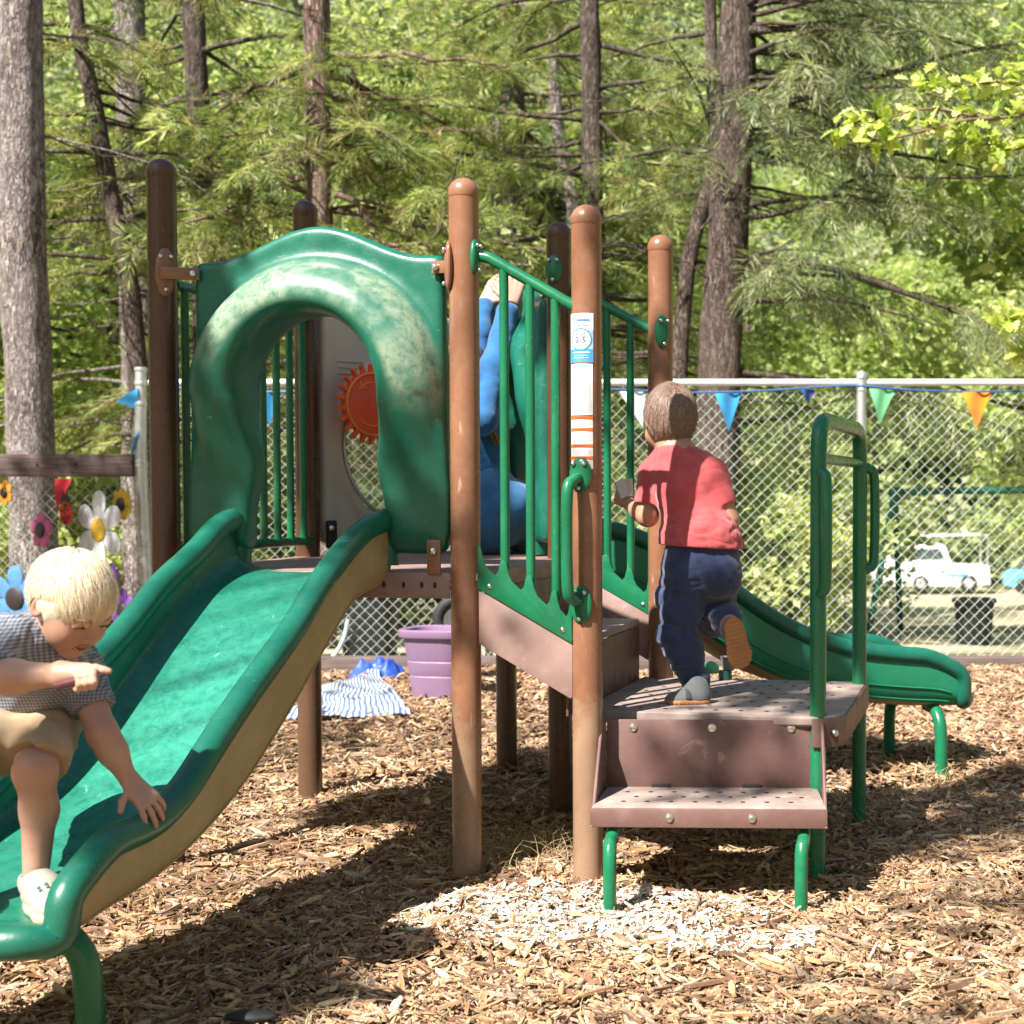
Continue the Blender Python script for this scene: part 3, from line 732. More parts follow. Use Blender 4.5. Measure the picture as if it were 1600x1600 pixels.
# ---- slides
def slide(org, d, n, S_, rimR, rimL, bed, bot, hw, L, lip, two_tone, label, rr=.034):
    """org at the deck edge (z=0), d = way down, n = right-hand side"""
    org = np.asarray(org, float)
    ss = np.linspace(-.02, L, 64)
    iR, iL, iB, iU = [np.interp(ss, S_, q) for q in (rimR, rimL, bed, bot)]
    def sm(a):
        for _ in range(3): a = np.convolve(np.pad(a, 2, mode='edge'), [.1, .2, .4, .2, .1], 'valid')
        return a
    iR, iL, iB, iU = map(sm, (iR, iL, iB, iU))
    th = np.linspace(0, np.pi, 33)
    cx = np.sign(np.cos(th)) * np.abs(np.cos(th)) ** .42; sz = np.abs(np.sin(th)) ** .42
    inner, outer = [], []
    cxo = np.sign(np.cos(th)) * np.abs(np.cos(th)) ** .3; szo = np.abs(np.sin(th)) ** .3
    for s, zr, zl, zb, zu in zip(ss, iR, iL, iB, iU):
        top = np.where(cx >= 0, zr, zl) - rr * .8
        k = hw
        inner.append([org + d * s + n * (x * (k - .006)) + Z * (tz - max(tz - zb, .004) * q) for x, q, tz in zip(cx, sz, top)])
        outer.append([org + d * s + n * (x * (k + .016 - .02 * q ** 4)) + Z * (tz - max(tz - zu, .02) * q) for x, q, tz in zip(cxo, szo, top)])
    inner, outer = np.array(inner), np.array(outer)
    def grid(a, flip):
        m, k = a.shape[:2]; ii = np.arange(m * k).reshape(m, k)
        f = np.stack([ii[:-1, :-1], ii[1:, :-1], ii[1:, 1:], ii[:-1, 1:]], -1).reshape(-1, 4)
        return a.reshape(-1, 3), (f[:, ::-1] if flip else f)
    sl = bpy.data.objects.new('slide', None); sl.empty_display_size = .1
    link(sl, ps); sl.location = Vector((org - base_of(ps)).tolist()); sl['label'] = label
    v, f = grid(inner, True)
    mk = np.clip(1.05 - np.abs(np.linspace(1, -1, 33)) * 1.35, 0, 1)[None] * np.ones((64, 1)) * (.4 + .6 * fbm(inner, 4, 31, 3))  # paler along the middle: the bed's sheen put into the colour
    mk = mk * np.interp(ss, [0, .25, .5, L * .75, L], [.2, .6, 1, .8, .4])[:, None]
    obj('slide_bed', v, f, M['chute'], sl, mask=mk.ravel())
    v, f = grid(outer, False)
    ms = [M['tan']] if two_tone else [M['green2'], M['tan']]
    o = obj('slide_shell', v, f, ms[0], sl)
    if not two_tone:
        o.data.materials.append(M['tan'])
        low = (np.abs(np.arange(32) - 15.5) < 8)
        o.data.polygons.foreach_set('material_index', np.tile(low.astype(np.int32), 63))
    o = None
    # rolled rim: down one side, round the lip, up the other
    R_ = [org + d * s + n * hw + Z * (z - rr) for s, z in zip(ss[::3], iR[::3])]
    L_ = [org + d * s - n * hw + Z * (z - rr) for s, z in zip(ss[::3], iL[::3])]
    zl = iB[-1]
    lipz = zl - rr * .6
    corner = [org + d * (L + .012) + n * (hw - .01) + Z * lipz, org + d * (L + lip * .75) + n * (hw - .05) + Z * lipz, org + d * (L + lip) + n * (hw - .12) + Z * lipz, org + d * (L + lip)  + Z * lipz]
    cornerL = [c - n * 2 * ((c - org) @ n) for c in corner[:3]]
    path = smooth_path(np.array([R_[0] - Z * .12] + R_ + corner + cornerL[::-1] + L_[::-1] + [L_[0] - Z * .12]), 260)
    MB().add(tube(path, rr, 14)).build('rim', M['green'], sl)
    # filler between bed end and the lip
    e1 = inner[-1]; e2 = np.array([org + d * (L + lip * (1 - abs(x) ** 6)) + n * x * (hw - .02) + Z * (lipz + rr * .75) for x in cx])
    e3 = outer[-1]; e4 = np.array([org + d * (L + lip * (1 - abs(x) ** 6)) + n * x * (hw - .02) + Z * (lipz - rr * .85) for x in cx])
    a = np.stack([e1, e2, e4, e3]); m_, k_ = a.shape[:2]; ii = np.arange(m_ * k_).reshape(m_, k_)
    f = np.stack([ii[:-1, :-1], ii[1:, :-1], ii[1:, 1:], ii[:-1, 1:]], -1).reshape(-1, 4)
    obj('exit_lip', a.reshape(-1, 3), f[:, ::-1], M['green'], sl)
    return sl, inner, outer, (ss, iR, iB, iU)
M['green2'] = plastic('green_slide_shell', (.012, .215, .115), (.008, .17, .09), .42, scuff=(.3, .5, .4), scuff_amt=.3, dust=.2, dustc=(.08, .2, .12))
S1 = dict(S_=[-.02, .06, .225, .405, .57, .80, .95, 1.09, 1.22, 1.33, 1.41, 1.46, 1.52],
     rimR=[1.06, 1.075, 1.02, .925, .81, .685, .595, .50, .455, .46, .455, .41, .33], rimL=[1.06, 1.085, .985, .91, .80, .685, .595, .50, .455, .46, .455, .41, .33],
     bed=[.893, .89, .842, .735, .625, .478, .40, .365, .337, .315, .303, .298, .298],
     bot=[.83, .825, .785, .655, .54, .395, .335, .302, .280, .265, .260, .258, .256])
sl1, in1, out1, pr1 = slide(W(.465, -.01, 0), -V, U, S1['S_'], S1['rimR'], S1['rimL'], S1['bed'], S1['bot'], .232, 1.50, .075, True, 'front slide with tan weathered underside')
# seam line moulded along the shell side
seam = np.array([out1[i, 5] + U * .002 for i in range(8, 62)])
MB().add(tube(seam, .003, 6)).build('seam', M['tan'], sl1)
a2 = R(30) - PHI
D2 = np.array([math.cos(a2), math.sin(a2), 0]); N2 = np.array([math.sin(a2), -math.cos(a2), 0])
org2 = W(.705, 1.325, 0)
sl2, in2, out2, pr2 = slide(org2, D2, N2, [-.02, .1, .35, .55, .71, .855, 1.04, 1.23, 1.48, 1.60, 1.66, 1.71],
     [1.05, 1.06, .99, .905, .80, .69, .595, .54, .51, .50, .46, .36], [1.05, 1.06, .99, .905, .80, .69, .595, .54, .52, .515, .47, .36],
     [.893, .89, .80, .72, .62, .52, .42, .36, .325, .315, .31, .31], [.82, .80, .70, .61, .50, .41, .345, .295, .265, .26, .258, .256], .235, 1.70, .06, False, 'far slide running out to the right behind the steps')
for row, off in ((6, .004), (2, .004)):
    MB().add(tube(np.array([out2[i, row] + N2 * off * .3 for i in range(4, 62)]), .0035, 6)).build('seam', M['green2'], sl2)
obj('slide_hood', place_local(HV, W(.705, 1.325, 0) - D2 * .02, -N2 * -1, -D2) if False else place_local(HV * np.array([1.0, 1, 1]), W(.705, 1.325, 0), N2, -D2), HF, M['green'], ps, mask=HM * .2)['label'] = 'second slide hood seen edge-on behind the railing'
def flat_leg(parent, pts, w, mat, th=.02):
    p = smooth_path(pts, 20)
    return MB().add(tube(p, w / 2, 12)).build('leg', mat, parent)
# slide legs (bent tubes)
e = W(.465, -1.44, 0)
for sgn in (-1, 1):
    b0 = W(.465 + .02 * sgn, -1.40, .265)
    x, y = (W(.465 + .185 * sgn, -1.30, 0))[:2]
    flat_leg(sl1, [b0, W(.465 + .10 * sgn, -1.385, .255), W(.465 + .165 * sgn, -1.37, .20), W(.465 + .18 * sgn, -1.365, .10), W(.465 + .18 * sgn, -1.365, -.05)], .058, M['coat'])
for sgn, s in ((1, 1.60), (-1, 1.62)):
    q = org2 + D2 * s
    flat_leg(sl2, [q + N2 * .13 * sgn + Z * .262, q + N2 * .20 * sgn + Z * .25, q + N2 * .245 * sgn + Z * .20, q + N2 * .255 * sgn + Z * .1, q + N2 * .255 * sgn - Z * .05], .05, M['coat'])

# ---- steps between the deck and the low platform
zT, zP = .690, .487
st = MB()
st.add(rbox(W(1.115, .463, zT - .012), (.235, .86, .024), U, V, Z, .006))
tread = st.build('step', M['tread'], ps)
rs = MB().add(rbox(W(.992, .463, (DZ - .03 + zT) / 2 - .01), (.008, .85, DZ - zT - .05), U, V, Z, .002))
rs.build('riser', M['riser'], ps)
rs = MB().add(rbox(W(1.229, .463, (zT + zP) / 2 - .016), (.008, .85, zT - zP - .02), U, V, Z, .002))
rs.build('riser', M['riser'], ps)
for b0, t_ in ((-.012, .008), (.945, .008)):
    out = [(1.012, .855), (1.012, .675), (1.252, .541), (1.262, .541), (1.262, .70), (1.07, .806)]
    out = [(.985, .84), (.985, .69), (1.255, .540), (1.262, .545), (1.262, .705), (1.05, .82)]
    MB().add(prism(out, t_, W(0, b0, 0), U, Z, .003)).build('stringer', M['deck'], ps)
def railing(b0, top, bars, plate, name):
    """sloping railing: top tube, bars, scalloped plate"""
    r_ = bpy.data.objects.new(name, None); r_.empty_display_size = .1; link(r_, ps); r_.location = Vector((W(1.1, b0, .9) - base_of(ps)).tolist())
    pth = smooth_path([W(a, b0, z) for a, z in top], 24)
    MB().add(tube(pth, .0165, 14)).build('top_rail', M['coat'], r_)
    (a0, z0), (a1, z1) = top[1], top[-2]
    for a in bars:
        zt_ = z0 + (z1 - z0) * (a - a0) / (a1 - a0); zb_ = .905 - .54 * (a - 1.105)
        MB().add(tube([W(a, b0, zb_ - .03), W(a, b0, zt_)], .0135, 12)).build('rail_bar', M['coat'], r_)
    # scalloped plate: dips between bars
    up = []
    aa = [.985] + list(bars) + [1.262]
    for i in range(len(aa) - 1):
        p, q = aa[i], aa[i + 1]
        for w, dz in ((.0, .0), (.12, 0), (.2, -.03), (.32, -.05), (.68, -.062), (.8, -.045), (.88, -.01)):
            a = p + (q - p) * w; up.append((a, .905 - .54 * (a - 1.105) + dz * .9))
    up.append((1.262, .905 - .54 * .157))
    lo = [(1.262, .697), (.985, .850)]
    MB().add(prism(lo[::-1] + [(1.262, .695)][:0] + up[::-1] if False else up + lo, .007, W(0, b0 - .012, 0), U, Z, .002)).build('rail_plate', M['coat'], r_)
    mb = MB()
    for a, z in ((1.02, .855), (1.235, .735)): mb.add(ball(W(a, b0 - .016, z), .009, 10))
    mb.each('bolt', M['steel'], r_)
    return r_
nr = railing(-.008, [(.965, 1.79), (1.01, 1.785), (1.055, 1.762), (1.25, 1.650), (1.29, 1.628)], (1.061, 1.137, 1.212), None, 'railing')
nr['label'] = 'near sloping stair railing'
frl = railing(.952, [(.915, 1.865), (.95, 1.845), (1.0, 1.815), (1.25, 1.685), (1.285, 1.668)], (1.104, 1.187, 1.262), None, 'railing')
frl['label'] = 'far sloping stair railing'
oval_clamp(PO[4], W(.935, .882, 1.885), -V, M['coat'], .05, .03)
oval_clamp(PO[5], W(1.315, .885, 1.665), -V * .7 + U * .7, M['coat'], .058, .028)
oval_clamp(PO[1], W(.98, -.02, 1.785), U, M['coat'], .05, .025)
# left side railing of straight bars
sr = bpy.data.objects.new('railing', None); sr.empty_display_size = .1; link(sr, ps); sr.location = Vector((W(0, .46, .9) - base_of(ps)).tolist()); sr['label'] = 'straight side railing on the shaded left of the deck'
MB().add(tube([W(0.02, .03, 1.74), W(0.02, .90, 1.74)], .0165, 12)).build('top_rail', M['coat'], sr)
MB().add(tube([W(0.02, .03, .95), W(0.02, .90, .95)], .0165, 12)).build('bottom_rail', M['coat'], sr)
for b_ in np.linspace(.085, .85, 9): MB().add(tube([W(0.02, b_, .95), W(0.02, b_, 1.74)], .0125, 10)).build('rail_bar', M['coat'], sr)

# ---- gear panel on the far left corner
gd = (W(.47, 1.725, 0) - W(0, .925, 0)); gl = np.linalg.norm(gd); gd /= gl; gn = np.array([gd[1], -gd[0], 0])   # gn faces the camera side
gp = bpy.data.objects.new('activity_panel', None); gp.empty_display_size = .1; link(gp, ps)
gc = W(0, .925, 0) + gd * (gl / 2); gp.location = Vector((gc + Z * 1.0 - base_of(ps)).tolist()); gp['label'] = 'beige panel with a clear bubble window and an orange gear'
s = SDF((-.45, -.06, .88), (.45, .06, 1.85), .009)
x, y, z = np.meshgrid(*[s.lo[i] + s.h * np.arange(s.n[i]) for i in range(3)], indexing='ij')
zc = 1.30
def smax(a, b, k): return -SDF.smin(-a, -b, k)
dd = smax(smax(np.abs(x) - .405, np.abs(z - 1.36) - .44, .08), np.abs(y) - .022, .02)
rr_ = np.hypot(x + .03, z - zc)
ringd = np.hypot(rr_ - .315, y + .01) - .026
dd = smax(SDF.smin(dd, ringd, .03), .302 - rr_, .02)
frame_sl = np.hypot(np.abs(x) - .385, y) - .028
dd = SDF.smin(dd, smax(frame_sl, np.abs(z - 1.36) - .42, .02), .02)
s.d = dd.astype(np.float32); v, f = s.mesh(1)
obj('panel_board', place_local(v, gc, gd, -gn), f, M['beige'], gp)
wc_ = gc - gd * .03 + Z * zc
MB().add(lathe([(.305, .0), (.297, .02), (.27, .05), (.21, .08), (.12, .105), (.02, .112)], wc_, 40, gn)).build('bubble_window', M['bubble'], gp)
MB().add(tube([wc_ + gn * .02 + gd * .292 * math.cos(a) + Z * .292 * math.sin(a) for a in np.linspace(0, 2 * np.pi, 61)], .008, 8, False)).build('window_ring', M['galv'], gp)
# gear: placed so that it shows where the photo shows it
gpos = at_plane(577, 632, wc_ + gn * .118, gn)
GR = .115
outl = []
NT = 22
for i in range(NT):
    for q, r_ in ((0, GR), (.28, GR + .004), (.36, GR + .03), (.64, GR + .03), (.72, GR + .004)):
        aa = 2 * np.pi * (i + q) / NT; outl.append((r_ * math.cos(aa), r_ * math.sin(aa)))
gear = MB().add(prism(outl, .02, gpos, gd, Z, .003)).build('gear', M['orange'], gp)
g2 = MB().add(tube([gpos + gn * .024 + gd * GR * .97 * math.cos(a) + Z * GR * .97 * math.sin(a) for a in np.linspace(0, 2 * np.pi, 49)], .004, 6, False))
for a0, a1 in ((50, 135), (225, 310)):
    q = np.radians(np.linspace(a0, a1, 14)); rad = GR * .68
    g2.add(tube([gpos + gn * .022 + gd * rad * math.cos(a) + Z * rad * math.sin(a) for a in q], .0028, 6))
    a = q[-1]; tip = gpos + gn * .022 + gd * rad * math.cos(a) + Z * rad * math.sin(a); tg = -gd * math.sin(a) + Z * math.cos(a); nr_ = gd * math.cos(a) + Z * math.sin(a)
    g2.add(tube([tip + tg * .004 - tg * .026 + nr_ * .016, tip + tg * .004, tip + tg * .004 - tg * .026 - nr_ * .016], .0028, 6))
g2.build('gear_marking', M['orange_line'], gear)
MB().add(lathe([(.10, -.03), (.10, -.012)], gpos, 24, gn)).build('gear_hub', M['orange'], gear)
mb = MB()
for k in range(4): mb.add(rbox(gc - gd * (.30 - .004 * k) + gn * .024 + Z * (1.60 - .022 * k), (.13 - .03 * (k % 2), .003, .008), gd, -gn, Z, .001))
mb.build('moulded_lines', M['beige'], gp)
br = MB().add(rbox(at_plane(518, 835, gc + gn * .05, gn), (.04, .02, .10), gd, -gn, Z, .006)).build('bracket', M['black'], gp)
MB().add(ball(at_plane(518, 825, gc + gn * .065, gn), .011, 10)).build('bolt', M['steel'], br)

# ---- low platform, transfer step, legs
pl = MB().add(prism([(1.262, .125), (1.935, .125), (1.985, .155), (2.005, .21), (2.005, .93), (1.235, .93), (1.235, .125)], .03, W(0, 0, zP - .03), U, V, .007))
plat = pl.build('platform', M['tread'], ps)
ed = MB().add(prism([(1.922, .118), (1.945, .118), (1.993, .148), (2.012, .205), (2.012, .935), (1.99, .935), (1.99, .21), (1.975, .165), (1.93, .14), (1.922, .14)], .082, W(0, 0, zP - .087), U, V, .003))
edg = ed.build('platform_edge', M['riser'], plat)
MB().add(ball(W(1.985, .13, zP - .045), .012, 10)).build('bolt', M['steel'], edg)
mb = MB()
for i in range(9):
    for j in range(8):
        a = 1.33 + .075 * i + (.0375 if j % 2 else 0); b_ = .2 + .095 * j
        if a < 1.95: mb.add(lathe([(.0062, .0006), (.0078, .0012)], W(a, b_, zP), 10))
mb.build('drain_hole_pattern', M['dark'], plat)
# transfer step below the platform
zS = .281
ts = bpy.data.objects.new('transfer_step', None); ts.empty_display_size = .1; link(ts, ps); ts.location = Vector((W(1.62, 0, .3) - base_of(ps)).tolist())
FA, RA = 1.352, 1.975
def TS(a, b_, z): return W(a, b_ + (a - 1.67) * .16, z)       # the step unit sits a few degrees off the deck
u2 = U + V * .16; u2 /= np.linalg.norm(u2); v2 = np.cross(Z, u2)
tc = TS(1.655, 0, 0)
def T2(x, y, z): return tc + u2 * x + v2 * y + Z * z
MB().add(prism([(-.295, .19), (.295, .19), (.315, -.175), (-.315, -.175)][::-1], .024, T2(0, 0, zS - .024), u2, v2, .005)).build('step', M['tread'], ts)
MB().add(rbox(T2(0, .105, (zP + zS) / 2 - .01), (.60, .008, zP - zS - .006), u2, v2, Z, .002)).build('riser', M['riser'], ts)
lipb = MB().add(rbox(T2(0, -.178, zS - .027), (.632, .008, .052), u2, v2, Z, .004)); lipb.build('step_lip', M['riser'], ts)
for sg in (-1, 1):
    pr_ = [(.12, zP - .004), (.085, zP - .004), (-.185, zS - .05), (-.165, zS - .055), (.15, zS - .03), (.15, zP - .01)]
    c0 = T2(.312 * sg, 0, 0)
    MB().add(prism(pr_, .009 * 1.0, c0 - u2 * .0045, v2, Z, .003)).build('cheek', M['riser'], ts)
mb = MB()
for x in (-.225, 0, .225): mb.add(lathe([(.0125, 0), (.0115, .003), (.007, .004), (.007, .007), (.004, .008)], T2(x, .1005, zP - .035), 14, -v2))
for x in (-.105, .115): mb.add(lathe([(.0125, 0), (.0115, .003), (.007, .004), (.007, .007), (.004, .008)], T2(x, -.1825, zS - .026), 14, -v2))
mb.each('bolt', M['steel'], ts)
mb = MB()
for i in range(8):
    for j in range(3): mb.add(lathe([(.0058, .0006), (.0072, .0012)], T2(-.235 + .065 * i + .03 * (j % 2), -.10 + .065 * j, zS), 10))
for x in (-.145, .115): mb.add(rbox(T2(x, .098, zS + .004), (.055, .004, .012), u2, v2, Z, .003))
mb.build('drain_hole_pattern', M['dark'], ts)
for sg, px in ((-1, 953), (1, 1252)):
    q = at_z(px, 1434, 0) 
    top = T2(.20 * sg, -.06, zS - .03); sh = T2(.262 * sg, -.11, zS - .06)
    q2 = q + Z * .17
    flat_leg(ts, [top, T2(.245 * sg, -.09, zS - .035), q2 * .5 + sh * .5, q2, q, q - Z * .06], .036, M['coat'])

# ---- grab rails at the platform
g1 = W(1.935, .152, 0); g2_ = W(1.985, .885, 0)
gr_ = bpy.data.objects.new('grab_rail', None); gr_.empty_display_size = .1; link(gr_, ps); gr_.location = Vector((g1 + Z * .5 - base_of(ps)).tolist()); gr_['label'] = 'tall green tube grab rails at the outer edge of the platform'
gz1 = at(1290, 655, g1[1])[2]; gz2 = at(1330, 662, g2_[1])[2]
gv = (g2_ - g1) / np.linalg.norm(g2_ - g1); gw = np.cross(gv, Z)
pth = [g1 - Z * .05, g1 + Z * (gz1 - .10), g1 + Z * (gz1 - .045) + gv * .012, g1 + Z * (gz1 - .012) + gv * .045, g1 + Z * gz1 + gv * .10, g2_ + Z * gz1 - gv * .10, g2_ + Z * (gz1 - .012) - gv * .045, g2_ + Z * (gz1 - .045) - gv * .012, g2_ + Z * (gz1 - .10), g2_ - Z * .05]
pth = np.concatenate([[pth[0]], smooth_path(pth[1:5], 18), smooth_path(pth[5:9], 18), [pth[9]]])
MB().add(tube(pth, .0235, 18)).build('rail_tube', M['coat'], gr_)
zr = at(1290, 716, g1[1])[2]
MB().add(tube([g1 + Z * zr, g2_ + Z * zr], .016, 14)).build('cross_tube', M['coat'], gr_)
for gpt, (y0, y1), dx in ((g1, (735, 928), .018), (g2_, (728, 893), .05)):
    za_, zb_ = at(1290, y0, gpt[1])[2], at(1290, y1, gpt[1])[2]
    off = np.array([dx, -.05 if gpt is g1 else .02, 0])
    pp = smooth_path([gpt + Z * za_, gpt + off * .6 + Z * (za_ - .01), gpt + off + Z * (za_ - .05), gpt + off + Z * (zb_ + .05), gpt + off * .6 + Z * (zb_ + .01), gpt + Z * zb_], 40)
    MB().add(tube(pp, .0165, 14)).build('hand_loop', M['coat'], gr_)
# ---- hand loop on the sticker post
p2 = P[2]; hl0 = at(905, 742, p2[1] - .05)[2]; hl1 = at(905, 945, p2[1] - .05)[2]
fd = np.array([-.35, -.93, 0]); fd /= np.linalg.norm(fd); base = p2 + fd * PR
off = np.array([-.032, -.055, 0])
pp = smooth_path([base + Z * (hl0 - .01), base + off * .55 + Z * (hl0 - .016), base + off + Z * (hl0 - .06), base + off + Z * (hl1 + .06), base + off * .55 + Z * (hl1 + .016), base + Z * (hl1 + .01)], 40)
hlp = MB().add(tube(pp, .0165, 16)).build('hand_loop', M['coat'], ps)
oval_clamp(hlp, base + Z * hl0, fd, M['coat'], .05, .034)
oval_clamp(hlp, base + Z * hl1, fd, M['coat'], .055, .034)

# ---- age sticker wrapped on the post
def wrapped(name, px0, px1, py0, py1, mat, rad_, parent, rows=2):
    """patch of the post's skin between two pixel columns and rows"""
    a = []
    for px in np.linspace(px0, px1, 14):
        x = at((px), 700, p2[1])[0] - p2[0]
        a.append(-math.asin(max(-.98, min(.98, x / PR))))
    z0_, z1_ = at(910, py1, p2[1] - PR)[2], at(910, py0, p2[1] - PR)[2]
    tilt = math.atan2(p2[0], p2[1])
    vs, fs = [], []
    for z_ in np.linspace(z0_, z1_, rows):
        for q in a: vs.append((p2[0] - (PR + rad_) * math.sin(q), p2[1] - (PR + rad_) * math.cos(q), z_))
    for r_ in range(rows - 1):
        for i in range(13): fs.append((r_ * 14 + i, r_ * 14 + i + 1, (r_ + 1) * 14 + i + 1, (r_ + 1) * 14 + i))
    return MB().add((np.array(vs), fs)).build(name, mat, parent, sharp=None)
def flatm(name, c, rough=.35): return plain(name, c, rough, var=.04)
M['white'] = flatm('white_sticker', (.80, .80, .82)); M['blue_s'] = flatm('blue_sticker', (.06, .32, .66)); M['warn'] = flatm('orange_sticker_bar', (.85, .17, .03)); M['ink'] = flatm('ink', (.05, .06, .14)); M['ring'] = flatm('ring_blue', (.07, .26, .36)); M['pale_blue'] = flatm('pale_blue_sticker', (.36, .56, .8)); M['grey_ink'] = flatm('grey_ink', (.5, .5, .56))
wrapped('age_sticker', 889, 929, 489, 566, M['white'], .0012, PO[2])
stk = wrapped('age_sticker', 889.6, 928, 566.8, 733, M['white'], .0010, PO[2]); stk['label'] = 'white warning sticker with four orange bars'
for y0, y1 in ((545, 565.5),): wrapped('sticker_panel', 889.6, 928.4, y0, y1, M['blue_s'], .0018, PO[2])
wrapped('sticker_panel', 921, 928.4, 515, 545.5, M['pale_blue'], .0017, PO[2])
for y0 in (650, 668.5, 694, 713): wrapped('sticker_bar', 890, 928, y0, y0 + 5.2, M['warn'], .0017, PO[2])
wrapped('sticker_bar', 889, 929, 565.6, 567.6, M['brown'], .0019, PO[2])
wrapped('sticker_bar', 889, 929, 648.3, 650.1, M['brown'], .0019, PO[2])
def wrap_pts(v2d, zc_, r_, ang0=0.0):
    """flat (x, z) points onto the post skin"""
    q = ang0 + v2d[:, 0] / PR
    return np.stack([p2[0] + (PR + r_) * np.sin(q), p2[1] - (PR + r_) * np.cos(q), zc_ + v2d[:, 1]], -1)
def text_mesh(txt, size):
    cu = bpy.data.curves.new('txt', 'FONT'); cu.body = txt; cu.size = size; cu.align_x = 'CENTER'; cu.align_y = 'CENTER'; cu.resolution_u = 2
    o = bpy.data.objects.new('txt', cu); COL.objects.link(o)
    dg = bpy.context.evaluated_depsgraph_get(); me = bpy.data.meshes.new_from_object(o.evaluated_get(dg))
    v = np.array([q.co[:] for q in me.vertices]); f = [tuple(p.vertices) for p in me.polygons]
    bpy.data.objects.remove(o); bpy.data.curves.remove(cu); bpy.data.meshes.remove(me)
    return v, f
def wtext(txt, size, py, mat, r_=.0026, x=0.0, parent=None):
    v, f = text_mesh(txt, size)
    v = v[:, :2] + np.array([x, 0])
    return MB().add((wrap_pts(v, at(910, py, p2[1] - PR)[2], r_, AN0), f)).build('lettering', mat, parent or PO[2], smooth=False, sharp=None)
AN0 = math.asin((at(907, 520, p2[1] - PR)[0] - p2[0]) / PR)
th = np.linspace(0, 2 * np.pi, 40, endpoint=False)
def disc2d(r0, r1):
    v = np.concatenate([np.stack([r0 * np.cos(th), r0 * np.sin(th)], -1), np.stack([r1 * np.cos(th), r1 * np.sin(th)], -1)])
    return v, [(i, (i + 1) % 40, 40 + (i + 1) % 40, 40 + i) for i in range(40)]
zr_ = at(907, 530, p2[1] - PR)[2]
v, f = disc2d(.0275, .0315); MB().add((wrap_pts(v, zr_, .0024, AN0), f)).build('sticker_ring', M['ring'], PO[2], sharp=None)
v, f = disc2d(.0005, .0272); MB().add((wrap_pts(v, zr_, .0021, AN0), f)).build('sticker_disc', M['white'], PO[2], sharp=None)
wtext('AGES', .0125, 522.5, M['ink']); wtext('2-5', .023, 531, M['ink']); wtext('YEARS', .0095, 539.5, M['grey_ink'])
def bar2d(w, h, x=0, n=8):
    v = []; 
    for i in range(n + 1): v += [(x - w / 2 + w * i / n, -h / 2), (x - w / 2 + w * i / n, h / 2)]
    return np.array(v), [(2 * i, 2 * i + 2, 2 * i + 3, 2 * i + 1) for i in range(n)]
for py, w, h, x, mt in ((499.5, .036, .0052, .006, 'blue_s'), (499.5, .012, .006, -.021, 'grey_ink'), (507.5, .044, .0022, 0, 'grey_ink'), (550.5, .05, .0028, 0, 'white'), (555.5, .034, .0018, 0, 'white'), (559, .044, .0015, 0, 'white')):
    v, f = bar2d(w, h, x); MB().add((wrap_pts(v, at(907, py, p2[1] - PR)[2], .0027, AN0), f)).build('sticker_line', M[mt], PO[2], sharp=None)
mb = MB()
for i in range(26):
    v, f = bar2d(random.uniform(.008, .016), .0012, .022); mb.add((wrap_pts(v, at(907, 571 + i * 2.9, p2[1] - PR)[2], .0024, AN0), f))
for k in (658, 662, 677, 682, 687, 703, 707, 721, 725):
    v, f = bar2d(random.uniform(.006, .012), .0011, .024); mb.add((wrap_pts(v, at(907, k, p2[1] - PR)[2], .0024, AN0), f))
mb.build('fine_print', M['grey_ink'], PO[2], sharp=None)
for y0 in (650, 668.5, 694, 713): wtext('! WARNING', .0075, y0 + 2.6, M['ink'], x=-.004)

# ================================================================ TREES
M['bark_pale'] = barkmat('pale_ridged_bark', (.64, .56, .52), (.07, .05, .05), 22, 7, (.28, .23, .22), 1.0, (.34, .33, .22))
M['bark_red'] = barkmat('reddish_bark', (.62, .46, .38), (.07, .045, .035), 26, 4, (.19, .125, .10), .9)
M['bark_dark'] = barkmat('dark_bark', (.27, .21, .175), (.03, .022, .018), 24, 6, (.12, .09, .075), .9, (.26, .27, .2))
M['branch'] = plain('branch_bark', (.20, .125, .085), .95, var=.5, scale=9, bumpy=.4)
M['needle'] = leafmat('conifer_foliage', .4, .5, (1.16, 1.08, 1.45))
M['leaf'] = leafmat('broad_leaf', .5, .45, (1.18, 1.08, 1.65))
CED = [(.14, .20, .045), (.20, .27, .06), (.28, .35, .09), (.40, .46, .15), (.09, .14, .035), (.24, .30, .08), (.42, .47, .16), (.28, .26, .10)]
FIR = [(.13, .18, .07), (.20, .25, .09), (.27, .32, .12), (.09, .13, .05), (.35, .39, .17)]
OAK = [(.27, .38, .07), (.37, .47, .11), (.20, .29, .06), (.46, .54, .17), (.14, .21, .045), (.32, .43, .09)]
def norm(a): return a / (np.linalg.norm(a, axis=-1, keepdims=True) + 1e-9)
def leaf_quads(C, D, Nn, L, Wd, fold=.25):
    """diamond leaves: centre base C, direction D, normal Nn"""
    Sd = norm(np.cross(D, Nn))
    L = np.broadcast_to(np.asarray(L, float), (len(C),))[:, None]; Wd = np.broadcast_to(np.asarray(Wd, float), (len(C),))[:, None]
    v = np.stack([C, C + D * L * .45 + Sd * Wd * .5 + Nn * Wd * fold, C + D * L, C + D * L * .5 - Sd * Wd * .5 + Nn * Wd * fold], 1)
    return v.reshape(-1, 3), np.arange(len(C) * 4).reshape(-1, 4)
def palette(pal, n, group=None, lo=.75, hi=1.25):
    pal = np.array(pal); k = rng.integers(0, len(pal), n) if group is None else group % len(pal)
    return np.clip(pal[k] * rng.uniform(lo, hi, (n, 1)), 0, .8)
